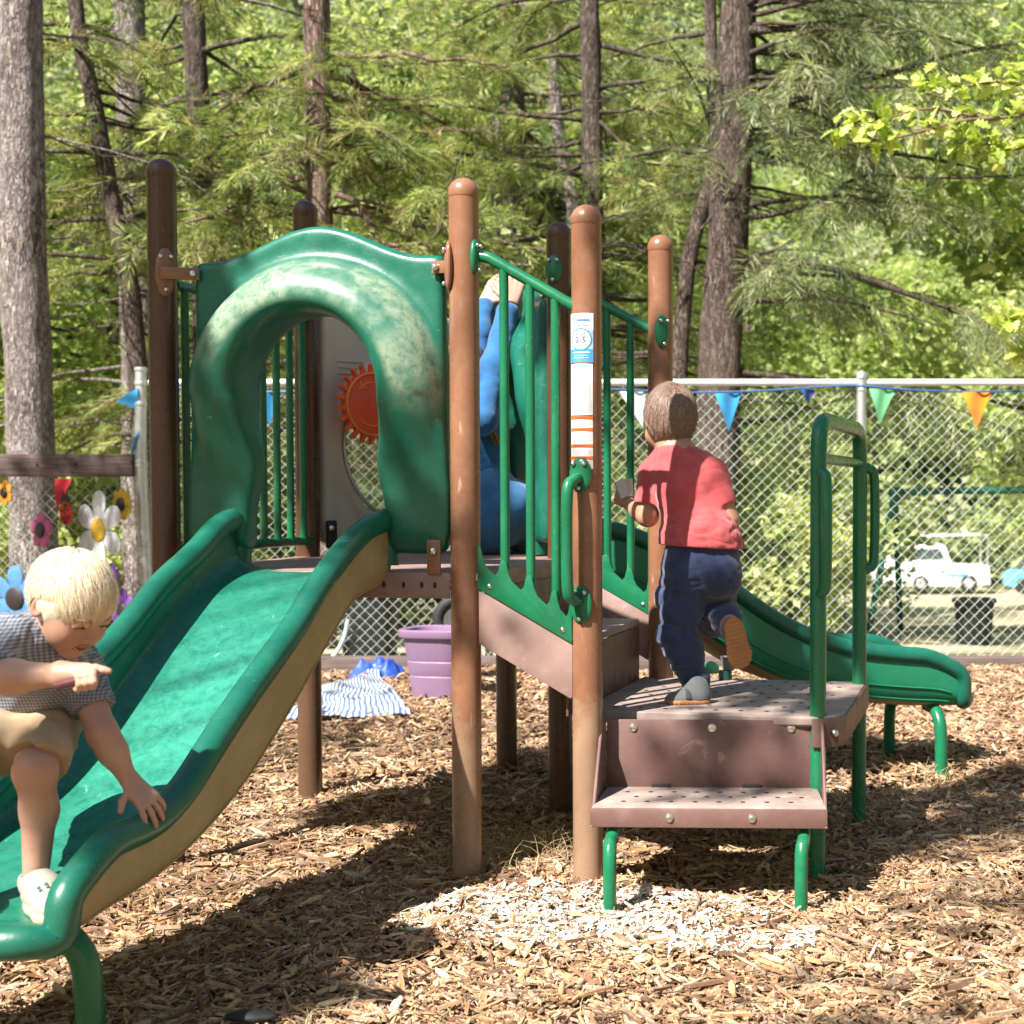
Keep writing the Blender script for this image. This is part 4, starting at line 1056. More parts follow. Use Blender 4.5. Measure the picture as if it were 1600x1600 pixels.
def sprays(Pp, Dd, L, m, w, droop=.35, pal=CED, spread=.75, roll=.9):
    """flat drooping fronds: Pp base, Dd direction (n,3)"""
    n = len(Pp); Dd = norm(Dd)
    side = norm(np.cross(Dd, np.array([0, 0, 1.0])[None]) + rng.normal(0, roll * .4, (n, 3)))
    t = np.repeat(np.linspace(.12, 1, m), 2)[None] * np.ones((n, 1)); sg = np.tile([1, -1], m)[None]
    L = np.broadcast_to(np.asarray(L, float), (n,))
    base = Pp[:, None] + Dd[:, None] * (t * L[:, None])[..., None]
    base[..., 2] -= droop * L[:, None] * t ** 2
    d = Dd[:, None] * (.75 - .2 * (1 - t))[..., None] + side[:, None] * (sg * spread)[..., None] + rng.normal(0, .22, (n, 2 * m, 3))
    d[..., 2] -= droop * t * 1.1
    d = norm(d)
    ln = L[:, None] * (.36 * np.sin(np.pi * (.15 + .8 * t)) + .08) * rng.uniform(.7, 1.2, (n, 2 * m))
    nn = norm(np.cross(d, np.cross(np.array([0, 0, 1.0])[None, None] + rng.normal(0, .5, (n, 2 * m, 3)), d)))
    v, f = leaf_quads(base.reshape(-1, 3), d.reshape(-1, 3), nn.reshape(-1, 3), ln.ravel(), (ln * w).ravel(), .12)
    g = rng.integers(0, len(pal), n)
    c = np.repeat(np.repeat(palette(pal, n, g), 2 * m, 0), 4, 0) * np.repeat(rng.uniform(.8, 1.2, (n * 2 * m, 1)), 4, 0)
    return v, f, np.clip(c, 0, .8)
def rough_tube(path, rad, n=20, amp=.06, seed=0):
    v, f = tube(path, rad, n, True)
    c = np.repeat(np.asarray(path), n, 0)
    d = v - c
    k = (fbm(v * np.array([1, 1, .35]), 14, seed, 3) - .5) * 2 * amp + (fbm(v, 3, seed + 5, 2) - .5) * amp
    return c + d * (1 + k[:, None] * 1.6), f
def px_path(pts, n=24): return smooth_path(np.array([at(x, y, Y) for x, y, Y in pts]), n)
def limb(p0, az, L, rise, droop, n=9, wig=.12):
    t = np.linspace(0, 1, n)
    d = np.array([math.cos(az), math.sin(az), 0])
    p = p0 + d * (L * t)[:, None] + Z * (rise * L * t - droop * L * t ** 2)[:, None]
    p[1:] += np.cumsum(rng.normal(0, wig * L / n, (n - 1, 3)), 0)
    return p
def conifer(name, label, trunk, r0, r1, bark, limbs, nrand, zr, Lr, sp, pal, group, L=(.2, .38), m=19, w=.085, droop=.4, azr=(-.5, 3.64), rise=.1, keepY=9.9, per=19):
    """trunk = pixel path (x, y, Y); limbs = explicit pixel paths"""
    tp = px_path(trunk, 40)
    base = np.array([tp[-1][0], tp[-1][1], float(terr(tp[-1][0], tp[-1][1])) - .1])
    top = tp[0]
    ext = [top + (tp[0] - tp[2]) / np.linalg.norm(tp[0] - tp[2]) * q for q in (6, 4, 2, 1)]
    full = np.vstack([ext, tp, base])
    ra = np.interp(np.linspace(0, 1, len(full)), [0, .1, 1], [r1 * .3, r1, r0])
    rt = root(name, base, label, 'tree', group)
    mb = MB().add(rough_tube(full, ra, 22, .07, len(bpy.data.objects)))
    paths = []
    for lp_, r_ in limbs:
        p = px_path(lp_, 18); rr = np.linspace(r_, r_ * .3, len(p)); mb.add(tube(p, rr, 7)); paths.append((p, .25))
        for q in range(4):
            i = random.randint(4, len(p) - 3); c = limb(p[i], random.uniform(0, 6.28), random.uniform(.3, .9), random.uniform(-.2, .3), .3, 7); mb.add(tube(c, np.linspace(r_ * .35, .003, 7), 5)); paths.append((c, .2))
    for i in range(nrand):
        zz = random.uniform(*zr); k = np.argmin(np.abs(full[:, 2] - zz)); p0 = full[k]
        az = random.uniform(*azr); LL = random.uniform(*Lr)
        p = limb(p0, az, LL, random.uniform(rise - .15, rise + .15), random.uniform(.1, .35))
        if p[:, 1].min() < keepY: continue
        rr = np.linspace(.016 + LL * .005, .003, len(p)); mb.add(tube(p, rr, 6)); paths.append((p, .3))
    for i in range(nrand // 2 + 4):
        k = np.argmin(np.abs(full[:, 2] - random.uniform(1.3, 4.6))); p = limb(full[k], random.uniform(-.6, 3.7), random.uniform(.5, 1.7), random.uniform(-.15, .3), random.uniform(0, .3), 9, .2)
        if p[:, 1].min() < keepY: continue
        mb.add(tube(p, np.linspace(.011, .002, 9), 5))
        for q in range(3):
            j = random.randint(3, 7); mb.add(tube(limb(p[j], random.uniform(0, 6.28), random.uniform(.15, .5), random.uniform(-.3, .4), .2, 6, .2), np.linspace(.005, .0012, 6), 4))
    mb.build('trunk', bark, rt, sharp=None)
    if sp > 0:
        Pp, Dd = [], []
        for p, t0 in paths:
            nn = int(per * sp * (.5 + np.linalg.norm(p[-1] - p[0]) / 2))
            t = rng.uniform(t0, 1, nn) * (len(p) - 1.001); i = t.astype(int); fr_ = (t - i)[:, None]
            q = p[i] * (1 - fr_) + p[i + 1] * fr_
            Pp.append(q + rng.normal(0, .03, q.shape)); dd = norm(p[i + 1] - p[i]); sd = np.cross(dd, Z)
            Dd.append(dd * .7 + sd * rng.choice([-1, 1], (nn, 1)) * rng.uniform(.2, 1.1, (nn, 1)) + rng.normal(0, .25, (nn, 3)))
        Pp, Dd = np.concatenate(Pp), np.concatenate(Dd)
        v, f, c = sprays(Pp, Dd, rng.uniform(L[0], L[1], len(Pp)), m, w, droop, pal)
        obj('crown', v, f, M['needle'], rt, smooth=False, cols=c)
    return rt
GT = 'trees behind the fence'
# the big pale trunk at the left edge: limbs only above the frame
t1 = conifer('pine_tree', 'thick pale ridged pine trunk at the left edge, standing behind the wooden beam', [(30, -120, 10.6), (33, 100, 10.6), (38, 400, 10.6), (45, 600, 10.6), (54, 850, 10.6), (60, 1010, 10.6)], .17, .14, M['bark_pale'], [], 4, (7, 9), (.8, 1.5), .5, FIR, GT)
conifer('cedar_tree', 'thin dark leaning trunk between the pale pine trunk and a grey trunk', [(112, -60, 11.6), (125, 60, 11.6), (150, 180, 11.6), (172, 300, 11.6), (200, 430, 11.6), (214, 560, 11.6), (226, 760, 11.6), (232, 960, 11.6)], .085, .055, M['bark_dark'],
        [([(140, 100, 11.6), (110, 70, 11.4), (72, 62, 11.2)], .022), ([(172, 300, 11.6), (150, 240, 11.5), (115, 200, 11.4)], .02), ([(160, 190, 11.6), (240, 205, 11.8), (330, 215, 12)], .02)], 22, (1.2, 5), (.8, 2.0), .7, CED, GT)
conifer('cedar_tree', 'mottled grey trunk behind the thin leaning trunk', [(200, -80, 13.6), (205, 120, 13.6), (212, 330, 13.6), (218, 600, 13.6), (220, 930, 13.6)], .17, .13, M['bark_pale'], [([(215, 215, 13.5), (270, 195, 13.3), (360, 150, 13)], .03)], 20, (1.5, 6), (1.2, 2.4), .8, CED, GT)
conifer('cedar_tree', 'brown scaly trunk rising behind the front left post', [(300, -60, 13.2), (306, 100, 13.2), (316, 300, 13.2), (322, 600, 13.2), (326, 930, 13.2)], .12, .09, M['bark_dark'], [([(312, 215, 13.1), (380, 212, 13), (480, 200, 12.8)], .03)], 26, (1.5, 6), (1.2, 2.6), 1.0, CED, GT)
conifer('cedar_tree', 'reddish straight trunk with bare curving limbs behind the slide hood', [(494, -60, 11.8), (496, 120, 11.8), (498, 350, 11.8), (500, 600, 11.8), (503, 960, 11.8)], .115, .10, M['bark_red'],
        [([(482, 250, 11.7), (440, 262, 11.5), (400, 290, 11.3), (350, 330, 11.1), (290, 348, 10.9)], .032), ([(480, 195, 11.7), (420, 205, 11.5), (330, 215, 11.2)], .026), ([(510, 195, 11.8), (560, 190, 11.7), (610, 215, 11.5), (660, 240, 11.4)], .026),
         ([(515, 212, 11.8), (545, 185, 11.7), (555, 130, 11.6), (540, 80, 11.5)], .026), ([(515, 300, 11.8), (560, 320, 11.7), (600, 380, 11.6), (680, 370, 11.5), (700, 300, 11.4), (720, 240, 11.3)], .026), ([(390, 300, 11.3), (380, 340, 11.2), (300, 385, 11)], .02)], 40, (1.6, 6), (1.0, 2.6), 1.0, CED, GT)
conifer('cedar_tree', 'dark trunk half hidden by green sprays above the front right post', [(796, -60, 17), (800, 90, 17), (804, 300, 17), (806, 600, 17), (808, 900, 17)], .15, .12, M['bark_dark'], [([(800, 50, 16.8), (760, 60, 16.4), (700, 55, 16)], .04)], 50, (1.5, 7), (1.5, 3.2), 1.1, CED, GT, L=(.3, .5))
conifer('cedar_tree', 'slim brown trunk between the two posts beside the stair railing', [(918, -60, 12.8), (924, 120, 12.8), (926, 300, 12.8), (930, 520, 12.8), (934, 940, 12.8)], .105, .08, M['bark_dark'], [([(938, 175, 12.7), (990, 170, 12.6), (1030, 130, 12.5)], .02), ([(938, 190, 12.7), (985, 240, 12.5), (1030, 300, 12.3)], .018)], 28, (2.2, 6), (1.0, 2.3), .9, CED, GT)
conifer('cedar_tree', 'crooked pale stem beside the slim brown trunk', [(858, -40, 14.5), (868, 150, 14.5), (880, 260, 14.5), (896, 330, 14.4), (900, 600, 14.4), (905, 930, 14.4)], .075, .055, M['bark_pale'], [], 14, (2.2, 6), (1.0, 2.0), .8, CED, GT)
conifer('fir_tree', 'broad dark fir trunk with long bare limbs reaching right', [(1160, -80, 12.2), (1152, 60, 12.2), (1146, 200, 12.2), (1136, 400, 12.2), (1124, 580, 12.2), (1114, 960, 12.2)], .19, .145, M['bark_dark'],
        [([(1172, 48, 12.1), (1215, 46, 12), (1290, 40, 11.8), (1400, 36, 11.6)], .04), ([(1168, 172, 12.1), (1230, 160, 12), (1320, 135, 11.8), (1420, 105, 11.5), (1520, 78, 11.3), (1640, 60, 11.2)], .034), ([(1168, 175, 12.1), (1210, 200, 12), (1245, 235, 11.9)], .022),
         ([(1158, 340, 12.1), (1210, 335, 12), (1290, 310, 11.8), (1350, 275, 11.7), (1480, 278, 11.5), (1620, 272, 11.3)], .024), ([(1154, 412, 12.1), (1220, 410, 12), (1320, 425, 11.8), (1420, 460, 11.5), (1500, 490, 11.4), (1600, 540, 11.3)], .034), ([(1154, 418, 12.1), (1200, 430, 12), (1260, 450, 11.9)], .022), ([(1170, 122, 12.1), (1250, 120, 12), (1300, 122, 11.9)], .02)],
        34, (2.0, 6), (1.0, 2.8), .75, FIR, GT, L=(.22, .4), w=.07, m=18, droop=.85, azr=(-1.5, 1.5), per=22)
conifer('fir_tree', 'thin leaning dark stem against the left of the broad fir', [(1108, -60, 12.4), (1112, 100, 12.4), (1118, 220, 12.4), (1108, 290, 12.3), (1082, 380, 12.2), (1068, 480, 12.2), (1060, 620, 12.2), (1056, 950, 12.2)], .075, .05, M['bark_dark'],
        [([(1112, 200, 12.4), (1080, 120, 12.2), (1040, 60, 12)], .016), ([(1085, 370, 12.2), (1140, 300, 12), (1125, 250, 11.9)], .012)], 12, (2, 6), (.8, 1.8), .6, FIR, GT, L=(.2, .34), w=.06, m=12, droop=.6)

# ---- broadleaf trees and shrubs further back: one of each kind, then copies
def crown_leaves(n_clump, per, rad, cr, zc, zr, leaf, pal, seed, flat=.7):
    r_ = np.random.default_rng(seed)
    d = norm(r_.normal(0, 1, (n_clump, 3))); q = r_.uniform(.25, 1, (n_clump, 1)) ** .5
    C = d * q * np.array([rad, rad, zr]) + np.array([0, 0, zc])
    C[:, :2] += r_.normal(0, .2, (n_clump, 2))
    cs = r_.uniform(.6, 1.3, n_clump) * cr
    k = np.repeat(np.arange(n_clump), per)
    P_ = C[k] + norm(r_.normal(0, 1, (len(k), 3))) * (r_.uniform(0, 1, (len(k), 1)) ** .45) * cs[k][:, None] * np.array([1, 1, flat])
    nn = norm(np.array([0, 0, 1.0]) + r_.normal(0, .75, (len(k), 3))); dd = norm(np.cross(nn, r_.normal(0, 1, (len(k), 3))))
    L = leaf * r_.uniform(.6, 1.35, len(k))
    v, f = leaf_quads(P_, dd, nn, L, L * r_.uniform(.55, .8, len(k)), .18)
    pal = np.array(pal); c = pal[(k * 7 + r_.integers(0, 3, len(k))) % len(pal)] * r_.uniform(.75, 1.25, (len(k), 1))
    return v, f, np.repeat(np.clip(c, 0, .8), 4, 0), C
def broadleaf(seed, h, rad, leaf, pal, bark, n_clump=70, per=150, low=.9, cr=.6, trunk_r=.13):
    zc = low + (h - low) / 2
    v, f, c, C = crown_leaves(n_clump, per, rad, cr, zc, (h - low) / 2, leaf, pal, seed)
    mb = MB(); r_ = np.random.default_rng(seed + 1)
    tp = np.array([[0, 0, -.3], [r_.normal(0, .1), r_.normal(0, .1), h * .3], [r_.normal(0, .25), r_.normal(0, .25), h * .6], [r_.normal(0, .3), r_.normal(0, .3), h * .95]])
    tp = smooth_path(tp, 14); mb.add(rough_tube(tp, np.linspace(trunk_r, .03, len(tp)), 12, .08, seed))
    for i in range(0, n_clump, 3):
        e = C[i]; k = int(np.clip(np.searchsorted(tp[:, 2], e[2] - .7), 1, len(tp) - 2)); a = tp[k]
        mid = (a + e) / 2 + np.array([0, 0, -.12]) + r_.normal(0, .12, 3)
        mb.add(tube(smooth_path([a, mid, e], 8), np.linspace(trunk_r * .32, .008, 9), 5))
    return (v, f, c), (np.concatenate(mb.v), mb.f), bark
def make_tree(name, parts):
    (v, f, c), (tv, tf), bark = parts
    r_ = bpy.data.objects.new(name, None); link(r_)
    obj('trunk', tv, tf, bark, r_, local=True)
    obj('crown', v, f, M['leaf'], r_, smooth=False, cols=c, local=True)
    return r_
def dup(o, loc, rz, s, name=None):
    c = o.copy(); link(c)
    for ch in o.children:
        k = ch.copy(); link(k, c); k.parent = c
    c.location = loc; c.rotation_euler = (0, 0, rz); c.scale = (s, s, s * random.uniform(.92, 1.12)); return c
protos = [broadleaf(51, 7.5, 2.6, .15, OAK, M['bark_dark'], 80, 110), broadleaf(62, 9.0, 2.3, .13, OAK[1:4] + CED[2:5], M['bark_pale'], 80, 110, low=1.4), broadleaf(73, 6.5, 2.9, .16, [OAK[i] for i in (1, 3, 0, 3)], M['bark_dark'], 75, 110, low=.5)]
pt = []
LAB = {0: 'bushy yellow-green oak', 1: 'tall mixed green oak', 2: 'pale lime-green spreading oak'}
spots = []
def where(px):
    for a_, s_ in ((-70, 'beyond the end of the beam'), (40, 'by the pale pine'), (215, 'behind the beam fence'), (330, 'behind the shaded left post'), (480, 'over the left of the slide hood'), (640, 'over the top of the slide hood'), (760, 'behind the tall front post'), (900, 'above the stair railing'), (1020, 'behind the sticker post'), (1120, 'behind the climbing child'), (1240, 'beside the broad fir'), (1345, 'behind the grab rails'), (1440, 'behind the pickup cab'), (1540, 'behind the pickup bed')):
        if px < a_: return s_
    return 'past the right edge' if px > 1660 else 'at the right edge'
for Y, n in ((18, 3), (23, 5), (30, 6), (40, 7), (50, 7)):
    for i in range(n):
        px = -60 + (i + .5 + random.uniform(-.35, .35)) * 1720 / n
        spots.append((px, Y + random.uniform(-1.6, 1.6)))
for Y_, pxs in ((14, (-260, -520, 1760)), (20, (-180, -420, -650, 1820)), (29, (-120, -330, -560, 1700, 1950)), (42, (-150, -380, -640, 1750, 2000))): spots += [(q_, Y_) for q_ in pxs]
GB = 'oaks in the wood beyond the fence'
first = {}
for i, (px, Y) in enumerate(spots):
    if Y > 36 and 980 < px <= 1240: continue
    if 1240 < px < 1660: Y = 68 + random.uniform(0, 8)
    k = 2 if px > 1050 and i % 3 else (i % 3)
    X = (px - CX) / F * Y; zg = float(terr(X, Y))
    s = random.uniform(.9, 1.2) * (1.15 if Y > 30 else 1)
    if Y > 60: s *= 1.35
    if 1130 < px <= 1300: s *= .75
    if k not in first:
        first[k] = make_tree('oak_tree', protos[k]); o = first[k]; o.location = (X, Y, zg); o.scale = (s, s, s)
    else: o = dup(first[k], (X, Y, zg), random.uniform(0, 6.28), s)
    tag(o, LAB[k] + (' near the fence' if Y < 26 else ' in mid wood' if Y < 36 else ' deep in the wood' if Y < 60 else ' beyond the car park') + ', ' + where(px), 'tree', GB)
SHR = broadleaf(84, 1.7, 1.05, .085, [OAK[1], OAK[3], OAK[0], (.42, .46, .16)], M['bark_dark'], 46, 130, low=.05, cr=.32, trunk_r=.03)
sh0 = None
for i, (px, Y, s) in enumerate([(1165, 13, 1.0), (1245, 15.5, 1.1), (1330, 74, 1.7), (1570, 76, 1.8), (1215, 22, 1.0), (1470, 75, 1.8), (60, 14, 1.0), (160, 16, 1.1), (300, 15.5, .9), (410, 17, 1.2), (1010, 17, 1.1), (700, 20, 1.1), (560, 19, .9), (870, 21, 1.2)]):
    X = (px - CX) / F * Y; zg = float(terr(X, Y))
    if sh0 is None:
        sh0 = make_tree('shrub', SHR); o = sh0; o.location = (X, Y, zg); o.scale = (s, s, s)
    else: o = dup(sh0, (X, Y, zg), random.uniform(0, 6.28), s)
    tag(o, ('low' if s < 1 else 'broad' if s > 1.5 else 'leafy') + ' light green shrub ' + ('beyond the car park, ' if Y > 50 else 'close behind the fence, ' if Y < 16 else 'some way behind the fence, ') + where(px), 'shrub', 'shrubs behind the fence')
# ---- the wood goes on round the clearing, behind and beside the camera
for i in range(26):
    a_ = R(-128 + i * 256 / 25) + random.uniform(-.06, .06) - R(90); q_ = random.uniform(12.5, 20)
    X, Y = q_ * math.cos(a_) * 1.15, 3 + q_ * math.sin(a_)
    if Y > 7 and -11 < X < 9: continue
    o = dup(first[i % 3], (X, Y, -.05), random.uniform(0, 6.28), random.uniform(1.05, 1.45)); tag(o, 'leafy oak of the wood round the clearing, outside the picture', 'tree', 'oaks round the clearing')
# ---- far wooded hillside: one mass
nc = 6500
hx = rng.uniform(-150, 95, nc); hy = 64 + 120 * rng.uniform(0, 1, nc) ** 1.1
k = (hx > -1800 / F * hy - 4) & (hx < 1050 / F * hy + 4); hx, hy = hx[k], hy[k]; nc = len(hx)
hz = terr(hx, hy)
per = 150; kk = np.repeat(np.arange(nc), per)
cr = rng.uniform(1.4, 3.0, nc)
Pq = np.stack([hx, hy, hz + cr * .7], -1)[kk] + norm(rng.normal(0, 1, (nc * per, 3))) * (rng.uniform(0, 1, (nc * per, 1)) ** .35) * cr[kk][:, None] * np.array([1, 1, 1.1])
nn = norm(np.array([0, -.4, 1.0]) + rng.normal(0, .6, (nc * per, 3))); dd = norm(np.cross(nn, rng.normal(0, 1, (nc * per, 3))))
L_ = rng.uniform(.3, .75, nc * per)
v, f = leaf_quads(Pq, dd, nn, L_, L_ * .75, .15)
HP = np.array([(.30, .38, .11), (.24, .32, .09), (.38, .44, .16), (.17, .235, .08), (.32, .36, .13), (.14, .19, .08)])
c = HP[rng.integers(0, 6, nc)][kk] * rng.uniform(.8, 1.2, (nc * per, 1))
tag(obj('wooded_hillside', v, f, M['leaf'], None, smooth=False, cols=np.repeat(c, 4, 0)), kind='stuff')

# ---- oak at the right, outside the frame, whose lit twigs reach into it
ok = root('oak_tree', (3.35, 8.9, 0), 'bright green lobed oak leaves on thin twigs reaching in from the right edge', 'tree')
mb = MB().add(rough_tube(smooth_path([(3.35, 8.9, -.2), (3.3, 8.9, 1.5), (3.45, 8.8, 3.2), (3.3, 8.7, 4.6)], 20), np.linspace(.12, .05, 22)[:len(smooth_path([(3.35, 8.9, -.2), (3.3, 8.9, 1.5), (3.45, 8.8, 3.2), (3.3, 8.7, 4.6)], 20))], 14, .06, 3))
twigs = [[(1900, 200, 8.8), (1700, 165, 8.6), (1560, 185, 8.4), (1450, 170, 8.3), (1370, 190, 8.2), (1310, 195, 8.15)], [(1700, 165, 8.6), (1580, 130, 8.5), (1500, 135, 8.4), (1440, 130, 8.3)], [(1700, 165, 8.6), (1600, 230, 8.4), (1540, 225, 8.35), (1490, 215, 8.3)], [(1850, 420, 8.8), (1680, 480, 8.6), (1600, 500, 8.4), (1560, 490, 8.3)], [(1750, 460, 8.7), (1640, 540, 8.5), (1590, 560, 8.4)], [(1800, 120, 8.7), (1650, 100, 8.6), (1590, 115, 8.5)], [(1560, 185, 8.4), (1500, 190, 8.3), (1400, 215, 8.2), (1350, 215, 8.2)]]
LC, LD = [], []
for tw in twigs:
    p = px_path(tw, 26); mb.add(tube(p, np.linspace(.014, .003, len(p)), 6))
    for i in range(5, len(p)):
        if p[i][0] > 2.6: continue
        for q in range(3): LC.append(p[i] + rng.normal(0, .03, 3)); LD.append(norm(np.array([-.6, -.1, 0]) + rng.normal(0, .7, 3)))
mb.build('trunk', M['branch'], ok, sharp=None)
prof = [(0, 0), (.16, .1), (.24, .3), (.34, .15), (.46, .38), (.56, .18), (.68, .36), (.78, .16), (.9, .2), (1, 0)]
half = prof + [(x, -y) for x, y in prof[-2:0:-1]]
vs, fs, cs = [], [], []
for c_, d_ in zip(LC, LD):
    nn_ = norm(np.array([0, -.3, 1.0]) + rng.normal(0, .45, 3)); sd = norm(np.cross(d_, nn_)); L_ = random.uniform(.07, .125)
    n0 = len(vs) * len(half)
    vs.append(np.array([c_ + d_ * x * L_ + sd * y * L_ * .85 + np.cross(sd, d_) * (abs(y) * .25 - x * x * .2) * L_ for x, y in half])); fs.append(tuple(range(n0, n0 + len(half))))
    cs.append(np.tile(np.array(random.choice([(.34, .44, .09), (.42, .50, .14), (.26, .36, .07), (.5, .55, .24)])) * random.uniform(.85, 1.15), (len(half), 1)))
obj('crown', np.concatenate(vs), fs, leafmat('near_oak_leaf', .45, .45, (1.25, 1.2, 1.1)), ok, smooth=False, cols=np.concatenate(cs))

# ---- unseen tree added behind the camera, leaf clumps aimed to shade chosen spots
shd = root('oak_tree', (-8.2, -1.8, 0), 'tall oak outside the picture that throws dappled shade on the playground', 'tree')
targets = []      # (point shaded, spread, leaves)
def shade(p, r_, n): targets.append((np.asarray(p, float), r_, n))
for z_ in (2.0, 1.75, 1.5, 1.25, 1.0): shade(W(-.02, 0, z_), .22, 420)
shade(W(.03, .925, 2.0), .25, 420); shade(W(.94, .925, 1.95), .22, 380); shade(W(.2, .9, 1.4), .4, 420)
shade(W(1.30, .925, 1.4), .2, 90)
shade(T2(.02, .10, .36), .2, 45); shade(W(1.74, .5, .50), .14, 60)
for z_ in (.65, .9, 1.15, 1.35): shade((.325, 4.25, z_), .12, 70); shade((.47, 4.93, z_), .11, 60)
for X, Y, r_, n in ((.80, 4.75, .4, 90), (1.2, 5.5, .4, 90), (.95, 3.9, .4, 70), (.3, 3.0, .35, 60), (-1.7, 6.6, .6, 160), (-.5, 7.4, .7, 120), (-2.6, 7.8, .8, 240), (1.5, 4.7, .4, 70), (-.35, 4.9, .25, 110)): shade((X, Y, 0), r_, n)
shade((-3.5, 9.4, 1.05), .42, 330); shade((-4.1, 9.4, .9), .35, 200); shade(W(.715, -1.33, .46), .10, 90)
C_, Lf = [], []
for p, r_, n in targets:
    h = random.uniform(5.8, 7.6); c = p + S * ((h - p[2]) / S[2])
    q = norm(rng.normal(0, 1, (n, 3))) * rng.uniform(0, 1, (n, 1)) ** .5 * r_ * np.array([1, 1, 1.1]); C_.append(c); Lf.append(c + q)
Lf = np.concatenate(Lf)
mb = MB().add(rough_tube(smooth_path([(-8.2, -1.8, -.3), (-8.1, -1.8, 3), (-7.8, -1.5, 6), (-7.6, -1.2, 9)], 20), .24, 16, .06, 9))
for c in C_:
    a = np.array([-7.9, -1.6, c[2] - 1.4]); mb.add(tube(smooth_path([a, (a + c) / 2 + np.array([0, 0, .45]), c], 12), np.linspace(.008, .003, 13), 5))
mb.build('trunk', M['bark_dark'], shd, sharp=None)
nn = norm(S * .8 + rng.normal(0, .6, Lf.shape)); dd = norm(np.cross(nn, rng.normal(0, 1, Lf.shape)))
v, f = leaf_quads(Lf, dd, nn, rng.uniform(.08, .15, len(Lf)), rng.uniform(.06, .10, len(Lf)), .1)
obj('crown', v, f, leafmat('shade_blocking_leaf', .12), shd, smooth=False, cols=np.repeat(palette(OAK, len(Lf)), 4, 0))  # leaves nearly opaque so the added clumps block the sun

# ================================================================ PEOPLE
def skinmat(name, c, red):
    m, t, b = nt(name); co = coords(t)
    col = mix(t, ramp(t, noise(t, co, 16, 5), [(.35, 0), (.7, .55)]), c, red)
    a = N(t, 'ShaderNodeAttribute', attribute_name='mask')
    col = mix(t, a.outputs['Fac'], col, red)
    t.links.new(col, b.inputs['Base Color']); b.inputs['Roughness'].default_value = .48
    b.inputs['Subsurface Weight'].default_value = .12; b.inputs['Subsurface Radius'].default_value = (.012, .004, .002); b.inputs['Subsurface Scale'].default_value = 1.0
    bump(t, b, noise(t, co, 260, 3), .12, .002); return m
M['skin'] = skinmat('fair_skin', (.47, .285, .205), (.46, .19, .13))
M['skin2'] = skinmat('light_skin', (.44, .255, .165), (.43, .19, .12))
def hairmat(name, a_, b_):
    m, t, b = nt(name); at_ = N(t, 'ShaderNodeAttribute', attribute_name='Col')
    n1 = noise(t, coords(t, (140, 140, 140)), 1, 4, .7)
    t.links.new(mix(t, 1.0, mix(t, ramp(t, n1, [(.35, 0), (.65, 1)]), a_, b_), at_.outputs['Color'], 'MULTIPLY'), b.inputs['Base Color'])
    b.inputs['Roughness'].default_value = .42; b.inputs['Specular IOR Level'].default_value = .4; return m
M['blond'] = hairmat('blond_hair', (.74, .61, .40), (.86, .78, .61)); M['brownhair'] = hairmat('brown_hair', (.17, .108, .08), (.36, .25, .195)); M['longhair'] = hairmat('auburn_hair', (.08, .035, .02), (.38, .2, .09))
m, t, b = nt('blue_check_cotton'); co = coords(t, (1, 1, 1))
w1 = N(t, 'ShaderNodeTexWave', wave_type='BANDS', bands_direction='X'); w1.inputs['Scale'].default_value = 46; w1.inputs['Distortion'].default_value = .6; t.links.new(co, w1.inputs['Vector'])
w2 = N(t, 'ShaderNodeTexWave', wave_type='BANDS', bands_direction='Z'); w2.inputs['Scale'].default_value = 46; w2.inputs['Distortion'].default_value = .6; t.links.new(co, w2.inputs['Vector'])
ck = mix(t, .5, w1.outputs['Color'], w2.outputs['Color'])
t.links.new(ramp(t, ck, [(.25, (.12, .135, .19)), (.5, (.20, .215, .27)), (.8, (.33, .33, .35))]), b.inputs['Base Color']); b.inputs['Roughness'].default_value = .9; b.inputs['Specular IOR Level'].default_value = .15
bump(t, b, ck, .35, .003); M['check'] = m
M['khaki'] = cloth('khaki_shorts', (.44, .31, .19), (.36, .25, .15)); M['red'] = cloth('red_cotton', (.55, .105, .11), (.44, .072, .08)); M['navy'] = cloth('navy_fleece', (.045, .062, .14), (.030, .040, .092))
M['bluek'] = cloth('blue_knit', (.035, .145, .34), (.026, .11, .27)); M['denim'] = cloth('light_blue_cotton', (.06, .19, .40), (.042, .145, .33))
M['croc'] = plastic('cream_clog', (.40, .39, .31), (.33, .325, .265), .6); M['clogtoe'] = plastic('peach_clog_toe', (.70, .48, .34), (.62, .42, .3), .55)
M['shoe'] = cloth('grey_shoe', (.135, .14, .145), (.10, .105, .11)); M['strap'] = cloth('dark_strap', (.06, .058, .06), (.045, .045, .045)); M['sole'] = plastic('gum_sole', (.42, .185, .065), (.34, .145, .05), .6, scuff=(.6, .4, .25), scuff_amt=.5)
M['lip'] = plain('lip', (.52, .20, .15), .5); M['mouth'] = plain('mouth_inside', (.10, .012, .012), .6); M['teeth'] = plain('teeth', (.75, .72, .65), .3, var=.05); M['eye'] = plain('dark_lashes', (.03, .018, .012), .6); M['brow'] = plain('fair_eyebrow', (.32, .19, .1), .8)
nz = lambda a: np.asarray(a, float) / np.linalg.norm(a)
